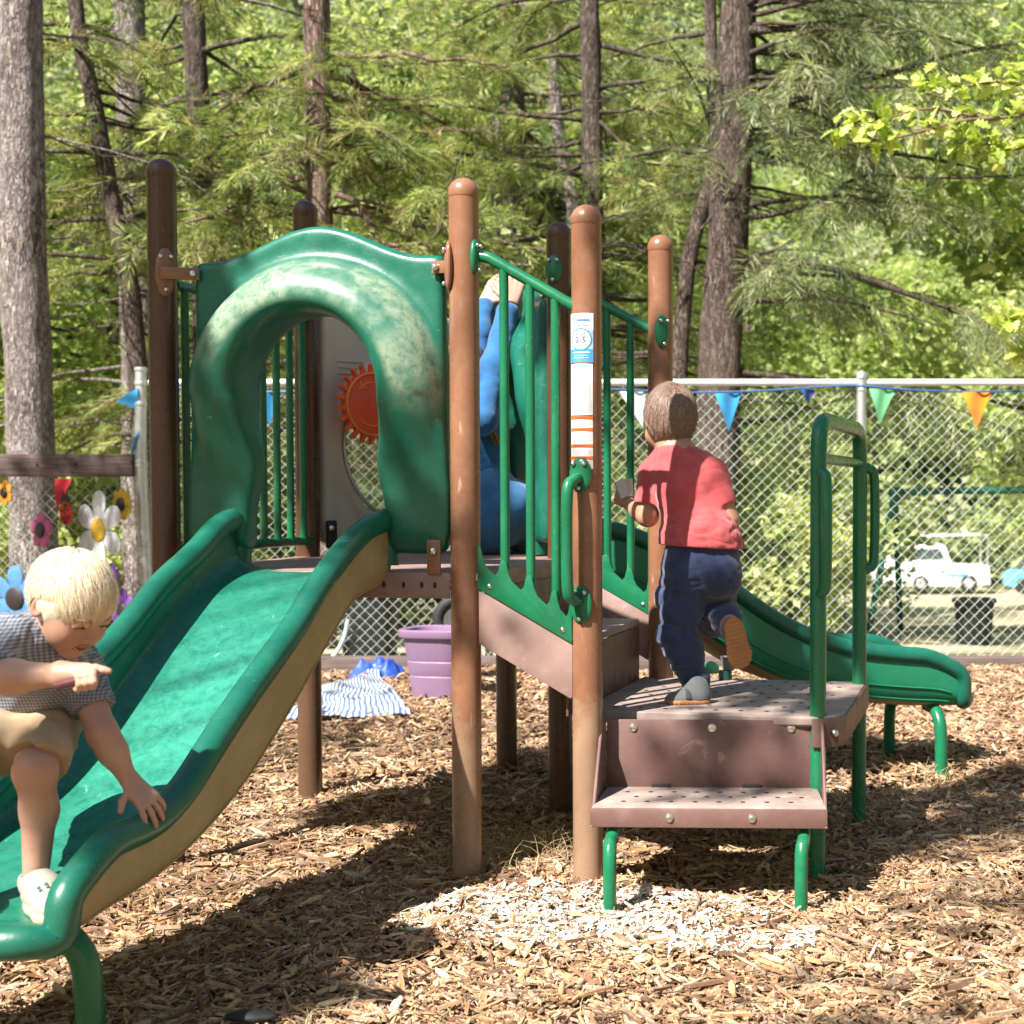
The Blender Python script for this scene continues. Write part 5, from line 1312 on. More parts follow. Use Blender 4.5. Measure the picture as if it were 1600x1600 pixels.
def hand(s, w, fdir, nrm, tside, L=.105, curl=(35, 35, 35, 35), tcurl=25, tout=.7, seg0=None, k=.005, rad=.060, spread=.06):
    w = np.asarray(w, float); fdir = nz(fdir); nrm = nz(nrm - fdir * (np.asarray(nrm) @ fdir)); tside = nz(tside - fdir * (np.asarray(tside) @ fdir) - nrm * (np.asarray(tside) @ nrm))
    for i in range(4):
        kn = w + fdir * .5 * L + tside * (.20 - .135 * i) * L
        s.cap(w + tside * (.10 - .07 * i) * L, kn, .085 * L, .075 * L, .010)
    s.cap(w + fdir * .12 * L + tside * .12 * L - nrm * .03 * L, w + fdir * .3 * L + tside * .2 * L - nrm * .04 * L, .085 * L, .07 * L, .008)
    for i, (cu, ln) in enumerate(zip(curl, (.44, .49, .46, .37))):
        p = w + fdir * .5 * L + tside * (.20 - .135 * i) * L; d = nz(fdir + tside * spread * (1.5 - i))
        ang = 0
        for j, fr_ in enumerate((.45, .31, .24)):
            ang += math.radians(cu) * (1.0 if j else .9)
            dd = d * math.cos(ang) - nrm * math.sin(ang)
            q = p + dd * ln * L * fr_; s.cap(p, q, rad * L * (1 - .08 * j), rad * L * (.95 - .1 * j), k); p = q
    p = w + fdir * .16 * L + tside * .22 * L; d = nz(fdir * (1 - tout * .6) + tside * tout - nrm * .25); ang = 0
    for j, fr_ in enumerate((.5, .5)):
        dd = nz(d * math.cos(ang) + (fdir - tside * .2) * math.sin(ang)); q = p + dd * .40 * L * fr_
        s.cap(p, q, .072 * L * (1 - .1 * j), .066 * L * (1 - .15 * j), k); p = q; ang += math.radians(tcurl)
def head(s, Hc, Fd, Ud, sc_=1.0, neck=None, neck_r=.042, mouth_open=True):
    Fd = nz(Fd); Ud = nz(Ud - Fd * (np.asarray(Ud) @ Fd)); Rd = np.cross(Fd, Ud); A = np.stack([Rd, Fd, Ud]); q = sc_
    P_ = lambda r, f, u: Hc + (Rd * r + Fd * f + Ud * u) * q
    s.ell(P_(0, -.006, .022), np.array([.070, .086, .080]) * q, A, .01)
    s.ell(P_(0, .020, -.018), np.array([.058, .064, .066]) * q, A, .025)
    s.ell(P_(0, .036, -.058), np.array([.040, .044, .036]) * q, A, .025)
    s.ell(P_(0, .064, -.082), np.array([.018, .016, .014]) * q, A, .022)
    for g in (-1, 1):
        s.ell(P_(.036 * g, .056, -.036), np.array([.024, .024, .024]) * q, A, .025)
        s.ell(P_(.030 * g, .083, .004), np.array([.017, .008, .010]) * q, A, .008, sub=True)
        s.ell(P_(.030 * g, .073, .003), np.array([.0145, .011, .011]) * q, A, .005)
        s.cap(P_(.014 * g, .083, .020), P_(.044 * g, .068, .020), .007 * q, .005 * q, .012)
        s.ell(P_(.0700 * g, -.006, -.012), np.array([.008, .017, .026]) * q, A, .006)
        s.ell(P_(.0760 * g, -.001, -.010), np.array([.006, .009, .015]) * q, A, .005, sub=True)
        s.cap(P_(.007 * g, .094, -.026), P_(.010 * g, .089, -.026), .0055 * q, .0055 * q, .006)
    s.cap(P_(0, .080, .008), P_(0, .097, -.018), .0065 * q, .0085 * q, .012)
    s.ell(P_(0, .0985, -.022), np.array([.0095, .0085, .008]) * q, A, .006)
    s.cap(P_(-.018, .073, -.0535), P_(.018, .073, -.0535), .009 * q, .009 * q, .008)
    if mouth_open: s.ell(P_(0, .083, -.0535), np.array([.0215, .016, .0075]) * q, A, .004, sub=True)
    if neck is not None: s.cap(P_(0, -.012, -.04), neck, neck_r * .95, neck_r * 1.05, .02)
    return A, P_
def face(P_, A, parent, q=1.0):
    Rd, Fd, Ud = A
    mb = MB().add(tube(smooth_path([P_(-.023, .0800, -.0465), P_(-.010, .0865, -.0475), P_(0, .0875, -.0485), P_(.010, .0865, -.0475), P_(.023, .0800, -.0465)], 16), .0019 * q, 8))
    mb.add(tube(smooth_path([P_(-.023, .0800, -.0475), P_(-.010, .0845, -.0605), P_(0, .0855, -.063), P_(.010, .0845, -.0605), P_(.023, .0800, -.0475)], 16), .0024 * q, 8)); mb.build('lips', M['lip'], parent, sharp=None)
    MB().add(ball(P_(0, .072, -.0545), 1, 12, (1, 1, 1)) if False else ((lambda v: (P_(0, .074, -.0545) + v[0][:, :1] * Rd * .018 * q + v[0][:, 1:2] * Fd * .004 * q + v[0][:, 2:] * Ud * .008 * q, v[1]))(ball((0, 0, 0), 1, 12)))).build('mouth', M['mouth'], parent)
    MB().add(tube(smooth_path([P_(-.014, .0785, -.0500), P_(0, .0825, -.0505), P_(.014, .0785, -.0500)], 10), .0028 * q, 8)).build('teeth', M['teeth'], parent)
    for g in (-1, 1):
        MB().add(tube(smooth_path([P_(.017 * g, .0825, -.001), P_(.024 * g, .0845, .0030), P_(.032 * g, .0845, .0035), P_(.043 * g, .0785, -.0005)], 12), np.interp(np.linspace(0, 1, 13), [0, .5, 1], [.0008, .0021, .001])[:len(smooth_path([P_(.017 * g, .0825, -.001), P_(.024 * g, .0845, .0030), P_(.032 * g, .0845, .0035), P_(.043 * g, .0785, -.0005)], 12))], 6)).build('eyelashes', M['eye'], parent)
        pb = smooth_path([P_(.014 * g, .0895, .0185), P_(.028 * g, .0865, .0245), P_(.046 * g, .0735, .0195)], 10)
        MB().add(tube(pb, np.interp(np.linspace(0, 1, len(pb)), [0, .4, 1], [.0016, .0030, .001]), 6, flat=.6)).build('eyebrow', M['brow'], parent)
def hair_cap(P_, A, q, keep, mat, parent, lo, hi, h=.0035, r=(.078, .095, .091), c=(0, -.008, .020), nstr=900, whorl=(.0, -.05, .085), lmin=.03, lmax=.065, wid=.0030, fringe=.014, lift=.003, seed=1, name='hair', vary=(.62, 1.15)):
    Rd, Fd, Ud = A
    s = SDF(lo, hi, h); r = np.array(r) * q; C0 = P_(*c)
    s.ell(C0, r, A, 0)
    _, g = s.win(s.lo, s.lo + s.h * (s.n - 1)); e = (g - P_(0, 0, 0)) @ A.T / q
    kv = keep(e[..., 0], e[..., 1], e[..., 2]).astype(np.float32) * q       # >0 where hair grows
    s.d = -SDF.smin(-s.d, kv, .026)
    v, f = s.mesh(1)
    el = (v - C0) @ A.T
    n_ = el / r; n_ = norm(n_) @ A
    wh = np.array(whorl); d_ = (v - P_(*wh)); ang = np.arctan2(d_ @ Rd, d_ @ Fd)
    v = v + n_ * ((vnoise(np.stack([np.cos(ang) * 9, np.sin(ang) * 9, np.linalg.norm(d_, axis=1) * 14], -1), 1.6, seed) - .5) * .0018 * q)[:, None]
    ho = obj(name, v, f, mat, parent, cols=np.ones((len(v), 3)))
    r_ = np.random.default_rng(seed); vs, fs, sc_ = [], [], []; k = 0
    i = 0
    while i < nstr:
        u = norm(r_.normal(0, 1, 3)); p = u * r; el_ = (p @ A + C0 - P_(0, 0, 0)) @ A.T / q
        if keep(*el_) > 0.004: continue
        i += 1
        L = r_.uniform(lmin, lmax) * q; ns = 7; pts = []
        cur = p.copy(); lf = r_.uniform(.2, 1) * lift * q * (4.0 if r_.uniform() < .10 else 1); w0 = (P_(*wh) - C0) @ A.T
        sw = r_.normal(0, .14)
        for j in range(ns):
            n__ = cur / (r * r); n__ /= np.linalg.norm(n__)
            pts.append((cur + n__ * (lf * (.4 + .9 * j / ns))) @ A + C0)
            dr_ = cur - w0; dr_ = dr_ - n__ * (dr_ @ n__); dr_ /= np.linalg.norm(dr_) + 1e-9
            dr_ = dr_ + np.cross(n__, dr_) * sw + r_.normal(0, .03, 3)
            nxt = cur + dr_ * L / ns
            e2 = nxt @ A @ A.T if False else nxt
            el2 = ((e2 @ A + C0) - P_(0, 0, 0)) @ A.T / q
            if keep(*el2) > fringe: break
            nn_ = np.linalg.norm(e2 / r); cur = e2 / max(nn_, 1e-6) if nn_ > 0 else e2
        if len(pts) < 3: continue
        pts = np.array(pts); T = np.gradient(pts, axis=0); nrm_ = norm(pts - C0); sd = norm(np.cross(T, nrm_))
        ww = wid * q * r_.uniform(.6, 1.2) * np.interp(np.linspace(0, 1, len(pts)), [0, .4, 1], [.5, 1, .1])[:, None]
        a = np.stack([pts + sd * ww * .5, pts + nrm_ * ww * .35, pts - sd * ww * .5], 1).reshape(-1, 3)
        vs.append(a); sc_.append(np.tile(r_.uniform(*vary) * np.array([1, r_.uniform(.94, 1.02), r_.uniform(.85, 1.05)]), (len(a), 1)))
        for j in range(len(pts) - 1):
            fs += [(k + 3 * j, k + 3 * j + 1, k + 3 * j + 4, k + 3 * j + 3), (k + 3 * j + 1, k + 3 * j + 2, k + 3 * j + 5, k + 3 * j + 4)]
        k += len(a)
    st_ = obj('strands', np.concatenate(vs), fs, mat, ho, cols=np.concatenate(sc_)); st_['kind'] = 'stuff'
    return ho
def folds(scale=(30, 30, 12), amp=.004, seed=0):
    def fn(g):
        P_ = g * np.array(scale); n2 = fbm(P_ * .75 + 7.3, 1, seed + 3, 2); return (fbm(P_, 1, seed, 3) - .5) * 2 * amp + amp * .45 * np.clip(1 - np.abs(n2 - .5) / .06, 0, 1)
    return fn
def blush(v, pts):
    m_ = np.zeros(len(v))
    for p, r_, a in pts: m_ = np.maximum(m_, a * np.clip(1.2 - np.linalg.norm(v - p, axis=1) / r_, 0, 1))
    return m_

# ---------------------------------------------------------------- blond boy on the front slide
def bed_z(s_): return float(np.interp(s_, pr1[0], pr1[2]))
bb = root('person', (at(60, 1400, 2.9)[0], 2.95, .31), 'blond child in blue checked shirt and khaki shorts pointing at the foot of the slide', 'person')
Hc = at(110, 940, 2.93); Fd = nz((.69, -.34, -.63)); Ud = (.58, -.30, .80)
nb = at(74, 992, 2.985)
SR, SL = at(10, 1000, 2.885), at(124, 1052, 3.08)
ER, WR = at(-40, 1062, 2.765), at(93, 1054, 2.715)
EL, WL = at(160, 1146, 3.03), at(200, 1216, 3.035)
HL, KL, AL = at(72, 1118, 3.12), at(55, 1206, 2.905), at(56, 1366, 2.93)
HR, KR, AR = at(6, 1116, 3.10), at(-44, 1190, 2.88), at(-46, 1380, 2.90)
pel, che = at(40, 1105, 3.15), at(60, 1035, 3.05)
s = SDF(np.array([-1.86, 2.60, .27]), np.array([-1.04, 3.26, 1.06]), .0028)
A, P_ = head(s, Hc, Fd, Ud, .95, nb, .040)
s.chain([nb, che, pel], [.045, .075, .08], .03)
s.chain([SR, ER], [.036, .032], .02); s.chain([ER, ER * .55 + WR * .45, WR], [.032, .0315, .020], .02); s.chain([nb, SR], [.04, .036], .03)
s.chain([SL, EL], [.034, .0295], .02); s.chain([EL, EL * .6 + WL * .4, WL], [.0285, .0275, .0185], .02); s.chain([nb, SL], [.04, .036], .03)
for H_, K_, A_ in ((HL, KL, AL), (HR, KR, AR)):
    s.chain([H_, K_], [.060, .039], .03); s.chain([K_, K_ * .62 + A_ * .38 + V * .012, A_], [.037, .034, .0245], .02)
    s.ell(K_ - V * .014 + Z * .004, (.025, .025, .029), None, .02)
# right hand: fist with the index finger pointing right, knuckles to the camera
wf = nz(at(126, 1050, 2.705) - WR)
def rhand():
    kn = [at(136, 1045, 2.712), at(131, 1049, 2.708), at(124, 1051, 2.706), at(117, 1053, 2.706)]
    for q in kn: s.cap(WR + wf * .005, q, .0195, .0105, .012)
    s.chain([kn[0], at(150, 1044, 2.70), at(162, 1047, 2.70), at(171, 1048.5, 2.70)], [.0085, .0075, .0068, .0056], .005)
    for x, y in ((121.5, 1051), (133, 1049), (144.5, 1047)):
        s.chain([at(x - 4, y - 1, 2.702), at(x + 1.5, y + 6, 2.684), at(x + 3, y + 18, 2.680), at(x + .5, y + 26, 2.688), at(x - 4, y + 24, 2.70)], [.0078, .0074, .0068, .0062, .0058], .0025)
    s.chain([at(108, 1058, 2.712), at(122, 1066, 2.715), at(136, 1066, 2.712)], [.0098, .0082, .007], .005)
rhand()
# left hand resting on the rolled rim
hp = at(222, 1250, 3.035)
hd = nz(np.array([.040, -.01, -.022])); 
hand(s, WL + np.array([.004, 0, -.004]), hp - WL + np.array([.01, 0, .0]), np.array([.55, -.45, .72]), np.array([-.2, -.9, -.35]), .112, (14, 10, 12, 20), 20, .95, spread=.22)
v, f = s.mesh(1)
mk = blush(v, [(P_(.036, .062, -.03), .034, .7), (P_(-.036, .062, -.03), .034, .7), (P_(0, .1, -.02), .018, .6), (P_(.075, 0, -.01), .03, .8), (KL - V * .03, .05, .35), (EL, .05, .4)])
obj('body', v, f, M['skin'], bb, mask=mk)
face(P_, A, bb, .95)
hair_cap(P_, A, .95, lambda r, f_, u: -(u - .62 * f_ + .030 - .056 * np.clip((np.abs(r) - .047) / .014, 0, 1) * np.clip((f_ + .05) / .03, 0, 1) * np.clip((.06 - f_) / .03, 0, 1)), M['blond'], bb, Hc - .135, Hc + .135, nstr=8500, lmin=.04, lmax=.09, wid=.0015, fringe=.017, lift=.0020, seed=3, vary=(.85, 1.1))
# shirt
def add_sleeves(s, arms, warp):
    s.warp(warp)
    q = SDF(s.lo, s.lo + s.h, s.h); q.n = s.n; q.d = np.full(s.n, 1.0, np.float32)
    for a_, b_, fr_, r1_, r2_ in arms:
        u_ = SDF(np.minimum(a_, b_) - .12, np.maximum(a_, b_) + .12, s.h); off = np.round((u_.lo - s.lo) / s.h).astype(int); u_.lo = s.lo + off * s.h
        e_ = a_ + (b_ - a_) * fr_; u_.cap(a_, e_ + (b_ - a_) * .2, r1_, r2_, .01); u_.warp(warp); u_.cut(e_, nz(b_ - a_), .003)
        a0 = np.maximum(off, 0); a1 = np.minimum(off + u_.n, s.n); b0_ = a0 - off; b1_ = b0_ + (a1 - a0)
        w1 = tuple(slice(x, y) for x, y in zip(a0, a1)); w2 = tuple(slice(x, y) for x, y in zip(b0_, b1_))
        q.d[w1] = np.minimum(q.d[w1], u_.d[w2])
    s.d = SDF.smin(s.d, q.d, .022).astype(np.float32); return s
s = SDF(np.array([-1.86, 2.66, .55]), np.array([-1.12, 3.30, .95]), .0042)
s.chain([nb - Z * .01, che, pel - Z * .01], [.055, .088, .094], .05)
ax_ = nz(SL - SR); s.cap(SR * .72 + SL * .28, SL * .72 + SR * .28, .062, .062, .05); mid = (HL + HR) / 2 + Z * .045; s.cap(mid - ax_ * .035, mid + ax_ * .035, .088, .088, .05)
s.cap(nb - Z * .012, SR * .9 + nb * .1, .052, .050, .03); s.cap(nb - Z * .012, SL * .9 + nb * .1, .052, .048, .03)
s = add_sleeves(s, ((SR, ER, .72, .048, .050), (SL, EL, .60, .046, .049)), folds((22, 22, 34), .0065, 5))
s.ell(nb + np.array([.014, -.012, .016]), (.045, .045, .032), None, .01, sub=True)
v, f = s.mesh(1); shirt = obj('shirt', v, f, M['check'], bb)
cl_ = nz(Hc - nb); c1 = nz(np.cross(cl_, [0, 1, 0])); c2 = np.cross(cl_, c1)
th_ = np.linspace(0, 2 * np.pi, 30); MB().add(tube([nb + cl_ * .004 + (c1 * math.cos(q) + c2 * math.sin(q)) * .053 for q in th_], .009, 8, False)).build('collar', M['check'], shirt, sharp=None)
# shorts
s = SDF(np.array([-1.86, 2.74, .46]), np.array([-1.12, 3.30, .80]), .0042)
s.ell(pel + Z * -.005, (.115, .095, .085), None, 0)
for H_, K_ in ((HL, KL), (HR, KR)):
    e_ = H_ + (K_ - H_) * .86; s.cap(H_, K_, .078, .060, .03)
s.warp(folds((20, 20, 20), .007, 9))
for H_, K_ in ((HL, KL), (HR, KR)):
    d_ = nz(nz(K_ - H_) + np.array([0, 0, -.5])); e_ = H_ + (K_ - H_) * .88
    w_, g = s.win(e_ - .14, e_ + .14); pl_ = ((g - e_) @ d_).astype(np.float32)
    sel = (np.linalg.norm(g - e_, axis=-1) < .12) & (pl_ > -.03); s.d[w_] = np.where(sel, np.maximum(s.d[w_], pl_), s.d[w_])
v, f = s.mesh(1); obj('shorts', v, f, M['khaki'], bb)
def clog(A_, toe, side):
    heel = A_ + np.array([0, .012, -.028]); d_ = nz(toe - heel); L_ = np.linalg.norm(toe - heel)
    s = SDF(np.minimum(heel, toe) - .075, np.maximum(heel, toe) + .085, .003)
    s.chain([heel + Z * .002, heel + d_ * L_ * .45 + Z * .004, toe - d_ * .012], [.031, .034, .034], .02)
    s.cap(A_ + np.array([0, .0, -.012]), heel + d_ * L_ * .5 + Z * .008, .033, .033, .02)
    zf = min(heel[2], toe[2]) - .024
    up_ = nz(np.cross(np.cross(d_, Z), d_)); s.cut(heel - up_ * .024, -up_)
    s.ell(A_ + Z * .012, (.031, .031, .030), None, .006, sub=True)
    v, f = s.mesh(1); sh = obj('shoe', v, f, M['croc'], bb)
    s2 = SDF(np.minimum(heel, toe) - .075, np.maximum(heel, toe) + .085, .003)
    s2.chain([heel - up_ * .012, heel + d_ * L_ * .5 - up_ * .012, toe - d_ * .010 - up_ * .010], [.034, .0365, .0385], .02); s2.cut(heel - up_ * .008, up_); s2.cut(heel - up_ * .028, -up_)
    v, f = s2.mesh(1); obj('sole', v, f, M['clogtoe'], sh)
    sd_ = nz(np.cross(d_, up_)); mb = MB()
    for i in range(4):
        for j in range(4):
            x_ = (j - 1.5) * .013; q = heel + d_ * L_ * (.50 + .12 * i) + sd_ * x_ + up_ * (math.sqrt(.034 ** 2 - x_ * x_) + .0035); mb.add(ball(q, .0038, 8))
    mb.build('shoe_hole_pattern', plain('clog_hole', (.10, .16, .17), .8) if side > 0 else bpy.data.materials['clog_hole'], sh)
clog(AL, at(84, 1419, 2.80), 1); clog(AR, at(-60, 1420, 2.80), -1)
stick = MB().add(tube(smooth_path([at(88, 1071, 2.70), at(104, 1067, 2.695), at(124, 1062, 2.69), at(140, 1060, 2.685)], 12), .0085, 10)).build('toy_stick', plain('maroon_toy', (.11, .03, .035), .5))
tag(stick, 'short dark maroon stick gripped in the blond child\'s pointing fist', 'stick')

# ---------------------------------------------------------------- child in the red shirt on the platform
rb = root('person', at_z(1075, 1096, zP), 'dark-haired child in a red T-shirt and navy trousers climbing from the platform, seen from behind', 'person')
Hc = at(1046, 655, 4.61); Fd = nz((-.30, .90, -.30)); Ud = (-.03, .30, .95)
nb = at(1056, 706, 4.58)
SL, SR = at(1020, 742, 4.62), at(1115, 744, 4.545)
EL, WL = at(1012, 806, 4.61), at(985, 788, 4.735)
ER, WR = at(1138, 812, 4.545), at(1126, 822, 4.69)
wai, pel = at(1094, 838, 4.55), at(1096, 882, 4.54); che = at(1072, 762, 4.575)
HL, KL = at(1068, 898, 4.555), at(1056, 985, 4.515); AL = at(1087, 1070, 4.535)
HR, KR = at(1122, 898, 4.535), at(1114, 962, 4.68); AR = at(1140, 974, 4.47)
s = SDF(np.array([-.36, 4.36, .46]), np.array([.22, 4.86, 1.50]), .0036)
A, P_ = head(s, Hc, Fd, Ud, 1.03, nb, .046)
s.chain([nb, che, wai, pel], [.045, .075, .08, .085], .03)
for a_, b_, c_ in ((SL, EL, WL), (SR, ER, WR)):
    s.chain([nb, a_], [.04, .036], .03); s.chain([a_, b_], [.036, .032], .02); s.chain([b_, b_ * .55 + c_ * .45, c_], [.031, .031, .020], .02)
for H_, K_, A_ in ((HL, KL, AL), (HR, KR, AR)): s.chain([H_, K_], [.06, .045], .03); s.chain([K_, A_], [.042, .028], .02)
cupc = at(977, 765, 4.745)
hand(s, WL, cupc + np.array([-.012, .0, -.018]) - WL + np.array([-.02, .01, 0]), np.array([-.6, -.7, -.1]), np.array([.1, -.2, 1.0]), .098, (38, 42, 44, 46), 30, .6)
hand(s, WR, np.array([-.1, 1, .1]), np.array([.8, 0, .4]), np.array([-.5, 0, .8]), .098, (30, 34, 36, 38), 30, .6)
v, f = s.mesh(1); obj('body', v, f, M['skin2'], rb, mask=blush(v, [(P_(.075, 0, -.01), .03, .8), (P_(-.075, 0, -.01), .03, .8), (EL, .05, .4)]))
face(P_, A, rb, 1.03)
hair_cap(P_, A, 1.03, lambda r, f_, u: -(u - .80 * f_ + .045 - .045 * np.clip((np.abs(r) - .05) / .014, 0, 1) * np.clip((f_ + .045) / .03, 0, 1)), M['brownhair'], rb, Hc - .14, Hc + .14, nstr=7000, lmin=.03, lmax=.07, wid=.0014, fringe=.012, lift=.002, vary=(.78, 1.15), whorl=(.012, -.052, .080), seed=8, r=(.0785, .094, .100), c=(0, -.012, .008))
s = SDF(np.array([-.36, 4.36, .88]), np.array([.22, 4.80, 1.30]), .0038)
s.chain([nb - Z * .012, che, wai, wai - Z * .035], [.058, .090, .100, .108], .05)
s.cap(SL * .78 + SR * .22, SR * .78 + SL * .22, .060, .060, .05)
w0 = wai - Z * .03; s.cap(w0 - np.array([.035, 0, 0]), w0 + np.array([.038, 0, 0]), .092, .094, .04)
s.cap(nb - Z * .016, SL * .92 + nb * .08, .050, .046, .03); s.cap(nb - Z * .016, SR * .92 + nb * .08, .050, .046, .03)
fo = folds((14, 14, 16), .006, 15); fo2 = folds((26, 18, 40), .006, 19)
s = add_sleeves(s, ((SL, EL, .72, .045, .050), (SR, ER, .66, .044, .047)), lambda g: fo(g) + fo2(g) * np.clip((1.12 - g[..., 2]) / .12, .15, 1))
hem = at(1096, 855, 4.5)
s.cut(hem, nz(np.array([-.06, .0, -1.0])), .004)
s.ell(nb + np.array([-.004, .012, .018]), (.046, .046, .030), None, .008, sub=True)
v, f = s.mesh(1); tee = obj('shirt', v, f, M['red'], rb)
cl_ = nz(Hc - nb); c1 = nz(np.cross(cl_, [0, 1, 0])); c2 = np.cross(cl_, c1)
MB().add(tube([nb + np.array([0, .004, .002]) + (c1 * math.cos(q) + c2 * math.sin(q)) * .052 for q in th_], .0055, 8, False)).build('neckband', M['red'], tee, sharp=None)
s = SDF(np.array([-.36, 4.36, .50]), np.array([.22, 4.84, 1.02]), .0038)
s.ell(pel + Z * .0, (.110, .094, .10), None, 0); s.cap(pel + Z * .05 - np.array([.03, 0, 0]), pel + Z * .05 + np.array([.03, 0, 0]), .082, .082, .03)
for g_ in (-1, 1): s.ell(pel + np.array([.05 * g_, -.035, -.02]), (.066, .066, .075), None, .012)
s.chain([HL, KL * .5 + HL * .5, KL], [.074, .068, .060], .03); s.chain([KL, KL * .5 + AL * .5, AL + Z * .012], [.058, .053, .042], .02)
s.chain([HR, KR], [.072, .060], .03); s.chain([KR, AR + np.array([-.008, .04, .006])], [.062, .047], .02)
f1 = folds((7, 7, 24), .014, 23); f2 = folds((22, 22, 40), .004, 27)
s.warp(lambda g: (f1(g) + f2(g)) * np.clip((.93 - g[..., 2]) / .12, .25, 1))
v, f = s.mesh(1); pants = obj('trousers', v, f, M['navy'], rb)
def trainer(heel, toe, up_, ankle, parent, w=.034):
    """shoe with a gum sole: heel/toe on the sole plane, up_ = out of the foot"""
    up_ = nz(up_); d_ = nz(toe - heel); L_ = np.linalg.norm(toe - heel); lo = np.minimum(np.minimum(heel, toe), ankle) - .07; hi = np.maximum(np.maximum(heel, toe), ankle) + .07
    s = SDF(lo, hi, .003)
    sd0 = nz(np.cross(d_, up_)); A0 = np.stack([d_, sd0, up_])
    s.ell(heel + d_ * L_ * .66 + up_ * .012, (L_ * .36, w * 1.06, .025), A0, .01); s.ell(heel + d_ * L_ * .27 + up_ * .018, (L_ * .28, .031, .040), A0, .02)
    s.cap(heel + d_ * .034 + up_ * .03, heel + d_ * .036 + up_ * .052, .029, .027, .02); s.cap(heel + d_ * .04 + up_ * .045, heel + d_ * L_ * .55 + up_ * .024, .026, .022, .02)
    s.cut(heel + up_ * .008, -up_); v, f = s.mesh(1); sh = obj('shoe', v, f, M['shoe'], parent)
    s = SDF(lo, hi, .003); sd_ = nz(np.cross(d_, up_))
    s.chain([heel + d_ * .030 + up_ * .006, heel + d_ * L_ * .42 + up_ * .006, heel + d_ * L_ * .72 + up_ * .006, toe - d_ * .034 + up_ * .006], [.032, .0315, .039, .034], .015); s.cut(heel + up_ * .013, up_); s.cut(heel - up_ * .001, -up_)
    s.warp(lambda g: np.where(((g - heel) @ up_) < .003, .0012 * np.sin(((g - heel) @ d_) * 500), 0)); v, f = s.mesh(1); obj('sole', v, f, M['sole'], sh)
    c = heel + d_ * L_ * .50 + up_ * .030; pts = [c + sd_ * .036 - up_ * .012, c + sd_ * .026 + up_ * .008, c + up_ * .020, c - sd_ * .026 + up_ * .008, c - sd_ * .036 - up_ * .012]
    MB().add(tube(smooth_path(pts, 16), .010, 8, flat=.35)).build('strap', M['strap'], sh); return sh
fz = zP + .001
h_ = at_z(1110, 1098, fz); t_ = at_z(1040, 1099, fz); trainer(h_, t_, Z, AL + Z * .0, rb)
trainer(at(1144, 966, 4.418), at(1164, 1046, 4.40), np.array([-.30, .93, -.05]), AR + np.array([-.004, .022, .0]), rb, .036)
cup = MB().add(lathe([(.020, -.028), (.021, -.027), (.030, .026), (.031, .028), (.028, .028), (.019, -.02)], cupc, 24, nz(np.array([-.25, .2, 1])))).build('plastic_cup', plain('milky_plastic', (.66, .65, .66), .4, var=.06))
tag(cup, 'small milky white plastic cup held by the child in the red shirt', 'cup')

# ---------------------------------------------------------------- person in blue at the second slide
gb_ = root('person', W(.62, 1.22, DZ), 'person in a blue knitted top behind the bars with hands up on a hood', 'person')
pel = at(768, 812, 5.46); pel[2] = DZ + .11; che = at(742, 690, 5.50); nb = at(735, 640, 5.52); Hc = at(717, 575, 5.48)
SA, SB = at(760, 640, 5.40), at(725, 640, 5.62)
EA, WA = at(757, 590, 5.36), at(797, 474, 5.44); EB, WB = at(742, 560, 5.52), at(758, 474, 5.58)
KA = at(800, 800, 5.40); KA[2] = DZ + .19; FA_ = at(812, 850, 5.62); FA_[2] = DZ + .06
EA = at(752, 655, 5.30)
s = SDF(np.array([-1.25, 5.1, .86]), np.array([-.52, 5.85, 2.05]), .0055)
A, P_ = head(s, Hc, nz((.25, .5, -.8)), (.5, .2, .7), 1.02, nb, .045)
s.chain([nb, che, pel], [.05, .09, .1], .03)
for a_, b_, c_ in ((SA, EA, WA), (SB, EB, WB)): s.chain([nb, a_, b_], [.045, .045, .038], .03); s.chain([b_, b_ * .5 + c_ * .5, c_], [.038, .034, .023], .02)
hand(s, WA, at(803, 432, 5.48) - WA, np.array([.2, -.9, .3]), np.array([-.9, 0, .1]), .165, (12, 14, 16, 18), 25, .7)
hand(s, WB, at(781, 440, 5.60) - WB, np.array([-.3, -.8, .4]), np.array([.9, 0, .2]), .165, (12, 14, 16, 18), 25, .7)
for q in (.0, .09): s.chain([pel + np.array([0, q, 0]), KA + np.array([0, q, 0]), FA_ + np.array([0, q, 0])], [.08, .06, .045], .03)
v, f = s.mesh(1); obj('body', v, f, M['skin'], gb_, mask=np.zeros(len(v))); face(P_, A, gb_)
hair_cap(P_, A, 1.02, lambda r, f_, u: -(u - .7 * f_ + .04), M['longhair'], gb_, Hc - .16, Hc + .16, h=.006, nstr=500, seed=12)
mb = MB()
for i in range(16):
    o_ = np.array([random.uniform(-.02, .02), random.uniform(-.03, .03), 0]); hp_ = smooth_path([at(738, 590, 5.42) + o_, at(752, 630, 5.38) + o_, at(765, 668, 5.38) + o_ * .8, at(777, 694, 5.40) + o_ * .5], 14); mb.add(tube(hp_, np.linspace(.006, .002, len(hp_)), 5))
mb.build('hair', M['longhair'], gb_, sharp=None, cols=np.ones((sum(map(len, mb.v)), 3)))
s = SDF(np.array([-1.25, 5.05, .86]), np.array([-.52, 5.85, 1.85]), .006)
s.chain([nb, che, che * .5 + pel * .5], [.065, .105, .10], .04)
for a_, b_, c_ in ((SA, EA, WA), (SB, EB, WB)):
    e_ = b_ + (c_ - b_) * .92; s.chain([nb, a_], [.06, .060], .04); s.chain([a_, b_], [.058, .054], .03); s.chain([b_, b_ * .5 + e_ * .5, e_], [.053, .049, .042], .03)
